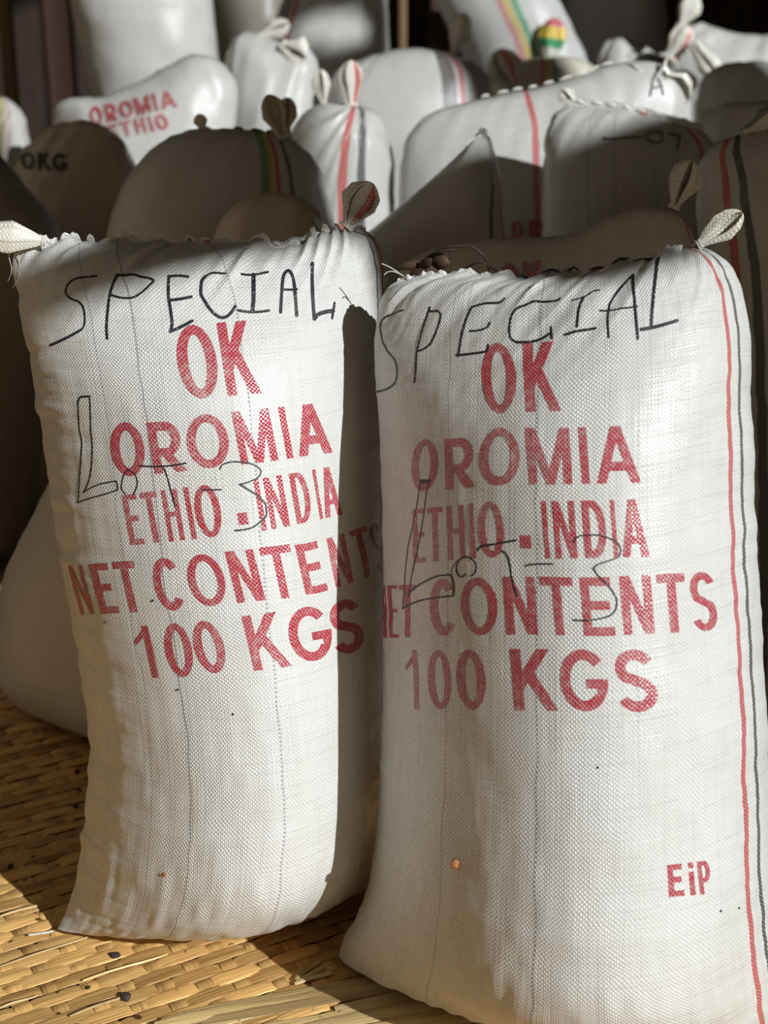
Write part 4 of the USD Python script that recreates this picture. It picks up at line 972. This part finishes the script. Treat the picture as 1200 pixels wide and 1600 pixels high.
s_pleat = make_sack('woven_sack', 'pleated sack edge catching stripes of light just above the right edge sack', 3.72, 5, 0,
    left=[(1100, None), (1100, 260), (1092, 200), (1100, 176)], right=[(1330, None), (1330, 220), (1310, 172)], top=[(1140, 163), (1220, 160)], px0=1200, D=0.11, seed=35, mat=M_plain, pleat=0.014, pleat_len=0.12, pleat_freq=16, side=0.002, lump=0.01)
s_round = make_sack('woven_sack', 'small round pale sack end with a yellow and pink stripe at the far left edge', 4.25, 3, 0,
    left=[(-90, None), (-90, 240), (-76, 180), (-40, 156)], right=[(46, None), (46, 230), (40, 190), (18, 160)], top=[(-10, 150)], px0=-20, D=0.13, seed=36, n=(34, 40),
    mat=st_mat('sack_round_striped', [(2, 205, 0.012, (0.55, 0.47, 0.2)), (14, 205, 0.004, (0.5, 0.2, 0.2))]), **BG)

# ------------------------------------------------------------------ small dry things
def tangle(name, label, cat, S, curves, mat, off, r):
    P0 = S.pt(*curves[0][0][:2], off)
    t = thing(name, label, cat, P0)
    for c in curves:
        p = np.array([S.pt(q[0], q[1], off + (q[2] if len(q) > 2 else 0)) for q in c])
        cc = np.linspace(0, 1, len(p)); q = np.linspace(0, 1, 40)
        p = np.column_stack([PchipInterpolator(cc, p[:, k])(q) for k in range(3)])
        v, f = tube(p, r * np.interp(q, [0, .1, .8, 1], [.6, 1, .9, .4]), 6)
        put('strand', v, f, mat, t)
    return t
tangle('dry_vine', 'curled black dry vine lying behind the seam of the right front sack', 'vine', s_ok,
    [[(668, 408, .12), (676, 398, .13), (700, 386, .14), (730, 384, .14), (752, 396, .14), (766, 416, .13), (780, 428, .12), (782, 440, .12)],
     [(718, 434, .12), (728, 420, .13), (748, 410, .14), (762, 412, .14)], [(762, 414, .14), (764, 424, .13), (760, 430, .13)], [(664, 404, .12), (690, 392, .14), (712, 390, .14)]], M_stalk, 0.03, 0.0019)
tf_ = thing('dry_leaf', 'curled brown dry leaf scrap lying beside the black vine', 'leaf', s_ok.pt(680, 412, 0.14))
for i, (a, b, w_) in enumerate([((622, 418), (668, 410), 0.007), ((640, 428), (690, 418), 0.009), ((672, 404), (704, 410), 0.012), ((655, 420), (676, 402), 0.008)]):
    A, B = s_ok.pt(*a, 0.15), s_ok.pt(*b, 0.15)
    q = np.linspace(0, 1, 9); th = np.linspace(-1.3, 1.3, 9)
    side = np.cross(B - A, s_ok.eb); side /= np.linalg.norm(side)
    wv = w_ * np.sin(np.clip(q * 0.92 + 0.06, 0, 1) * math.pi) ** 0.7
    G = np.array([A + (B - A) * l + side * (np.sin(th) * w)[:, None] + np.outer(np.cos(th) * w * 0.8 + 0.006 * l * i, -s_ok.eb) for l, w in zip(q, wv)])
    G2 = G + s_ok.eb * 0.0008
    I = np.arange(81).reshape(9, 9)
    fq = np.column_stack([I[:-1, :-1].ravel(), I[:-1, 1:].ravel(), I[1:, 1:].ravel(), I[1:, :-1].ravel()])
    put('leaf_lobe', np.vstack([G.reshape(-1, 3), G2.reshape(-1, 3)]), np.vstack([fq, fq[:, ::-1] + 81]), M_leafy, tf_)

def crumb(name, label, cat, pos, r, mat, seed, flat=0.5, group=None):
    g = trimesh.creation.icosphere(2, 1.0)
    v = np.array(g.vertices)
    v = v * (0.7 + 0.6 * meshkit.noise(v * 1.7 + seed * 3.1, seed))[:, None]
    rr = np.random.default_rng(seed)
    a = rr.random() * 6.28
    v = v * [r, r * (0.55 + 0.4 * rr.random()), r * flat]
    v = v @ np.array([[math.cos(a), math.sin(a), 0], [-math.sin(a), math.cos(a), 0], [0, 0, 1]])
    pr = put(name, v + pos, np.array(g.faces), mat)
    return tag(pr, label, cat, group)
def on_sack(S, px, py, lift):
    P, nn, uv, bad = surf(S, [(px, py)], lift)
    return P[0]
crumb('husk_flake', 'orange husk flake stuck low on the right front sack', 'husk', on_sack(FR, 712, 1349, 0.001), 0.0065, M_husk, 3, 0.9)
crumb('husk_flake', 'tiny orange husk speck low on the left front sack', 'husk', on_sack(FL, 259, 1366, 0.001), 0.0028, M_husk, 4, 0.9)
for i, (px, py, S, lab) in enumerate([(364, 1116, FL, 'dark speck on the left front sack under the last zero of 100'), (279, 1077, FL, 'dark speck on the left front sack just under the first zero of 100'),
        (240, 938, FL, 'dark speck on the left front sack beside the C of CONTENTS'), (165, 972, FL, 'dark speck on the left front sack under the E of NET'),
        (934, 1199, FR, 'black speck alone in the middle of the right front sack'), (1125, 1423, FR, 'tiny dark speck beneath the EiP print'), (1155, 1419, FR, 'tiny dark speck nearest the red stripe, beneath the EiP print')]):
    crumb('dark_speck', lab, 'husk', on_sack(S, px, py, 0.0006), 0.0016, M_bean, 10 + i, 0.9)
for i, (px, py, r, lab) in enumerate([(120, 1205, 0.0055, 'topmost dark spot in the column of three on the shaded mat'), (124, 1234, 0.005, 'middle dark spot in the column of three on the shaded mat'), (118, 1259, 0.005, 'lowest dark spot in the column of three on the shaded mat'),
        (180, 1492, 0.007, 'black bean-like husk on the mat just below the left front sack'), (196, 1557, 0.008, 'black bean-like husk on the mat close to the bottom edge'), (318, 1455, 0.0055, 'brown husk on the mat right under the left sack bottom seam'),
        (138, 1543, 0.0035, 'small dark crumb on the mat left of the lower bean-like husk'), (16, 1353, 0.005, 'dark crumb on the mat at the left edge of the picture')]):
    crumb('coffee_husk', lab, 'husk', on_floor(px, py, 0.010), r, M_bean, 30 + i, 0.6)
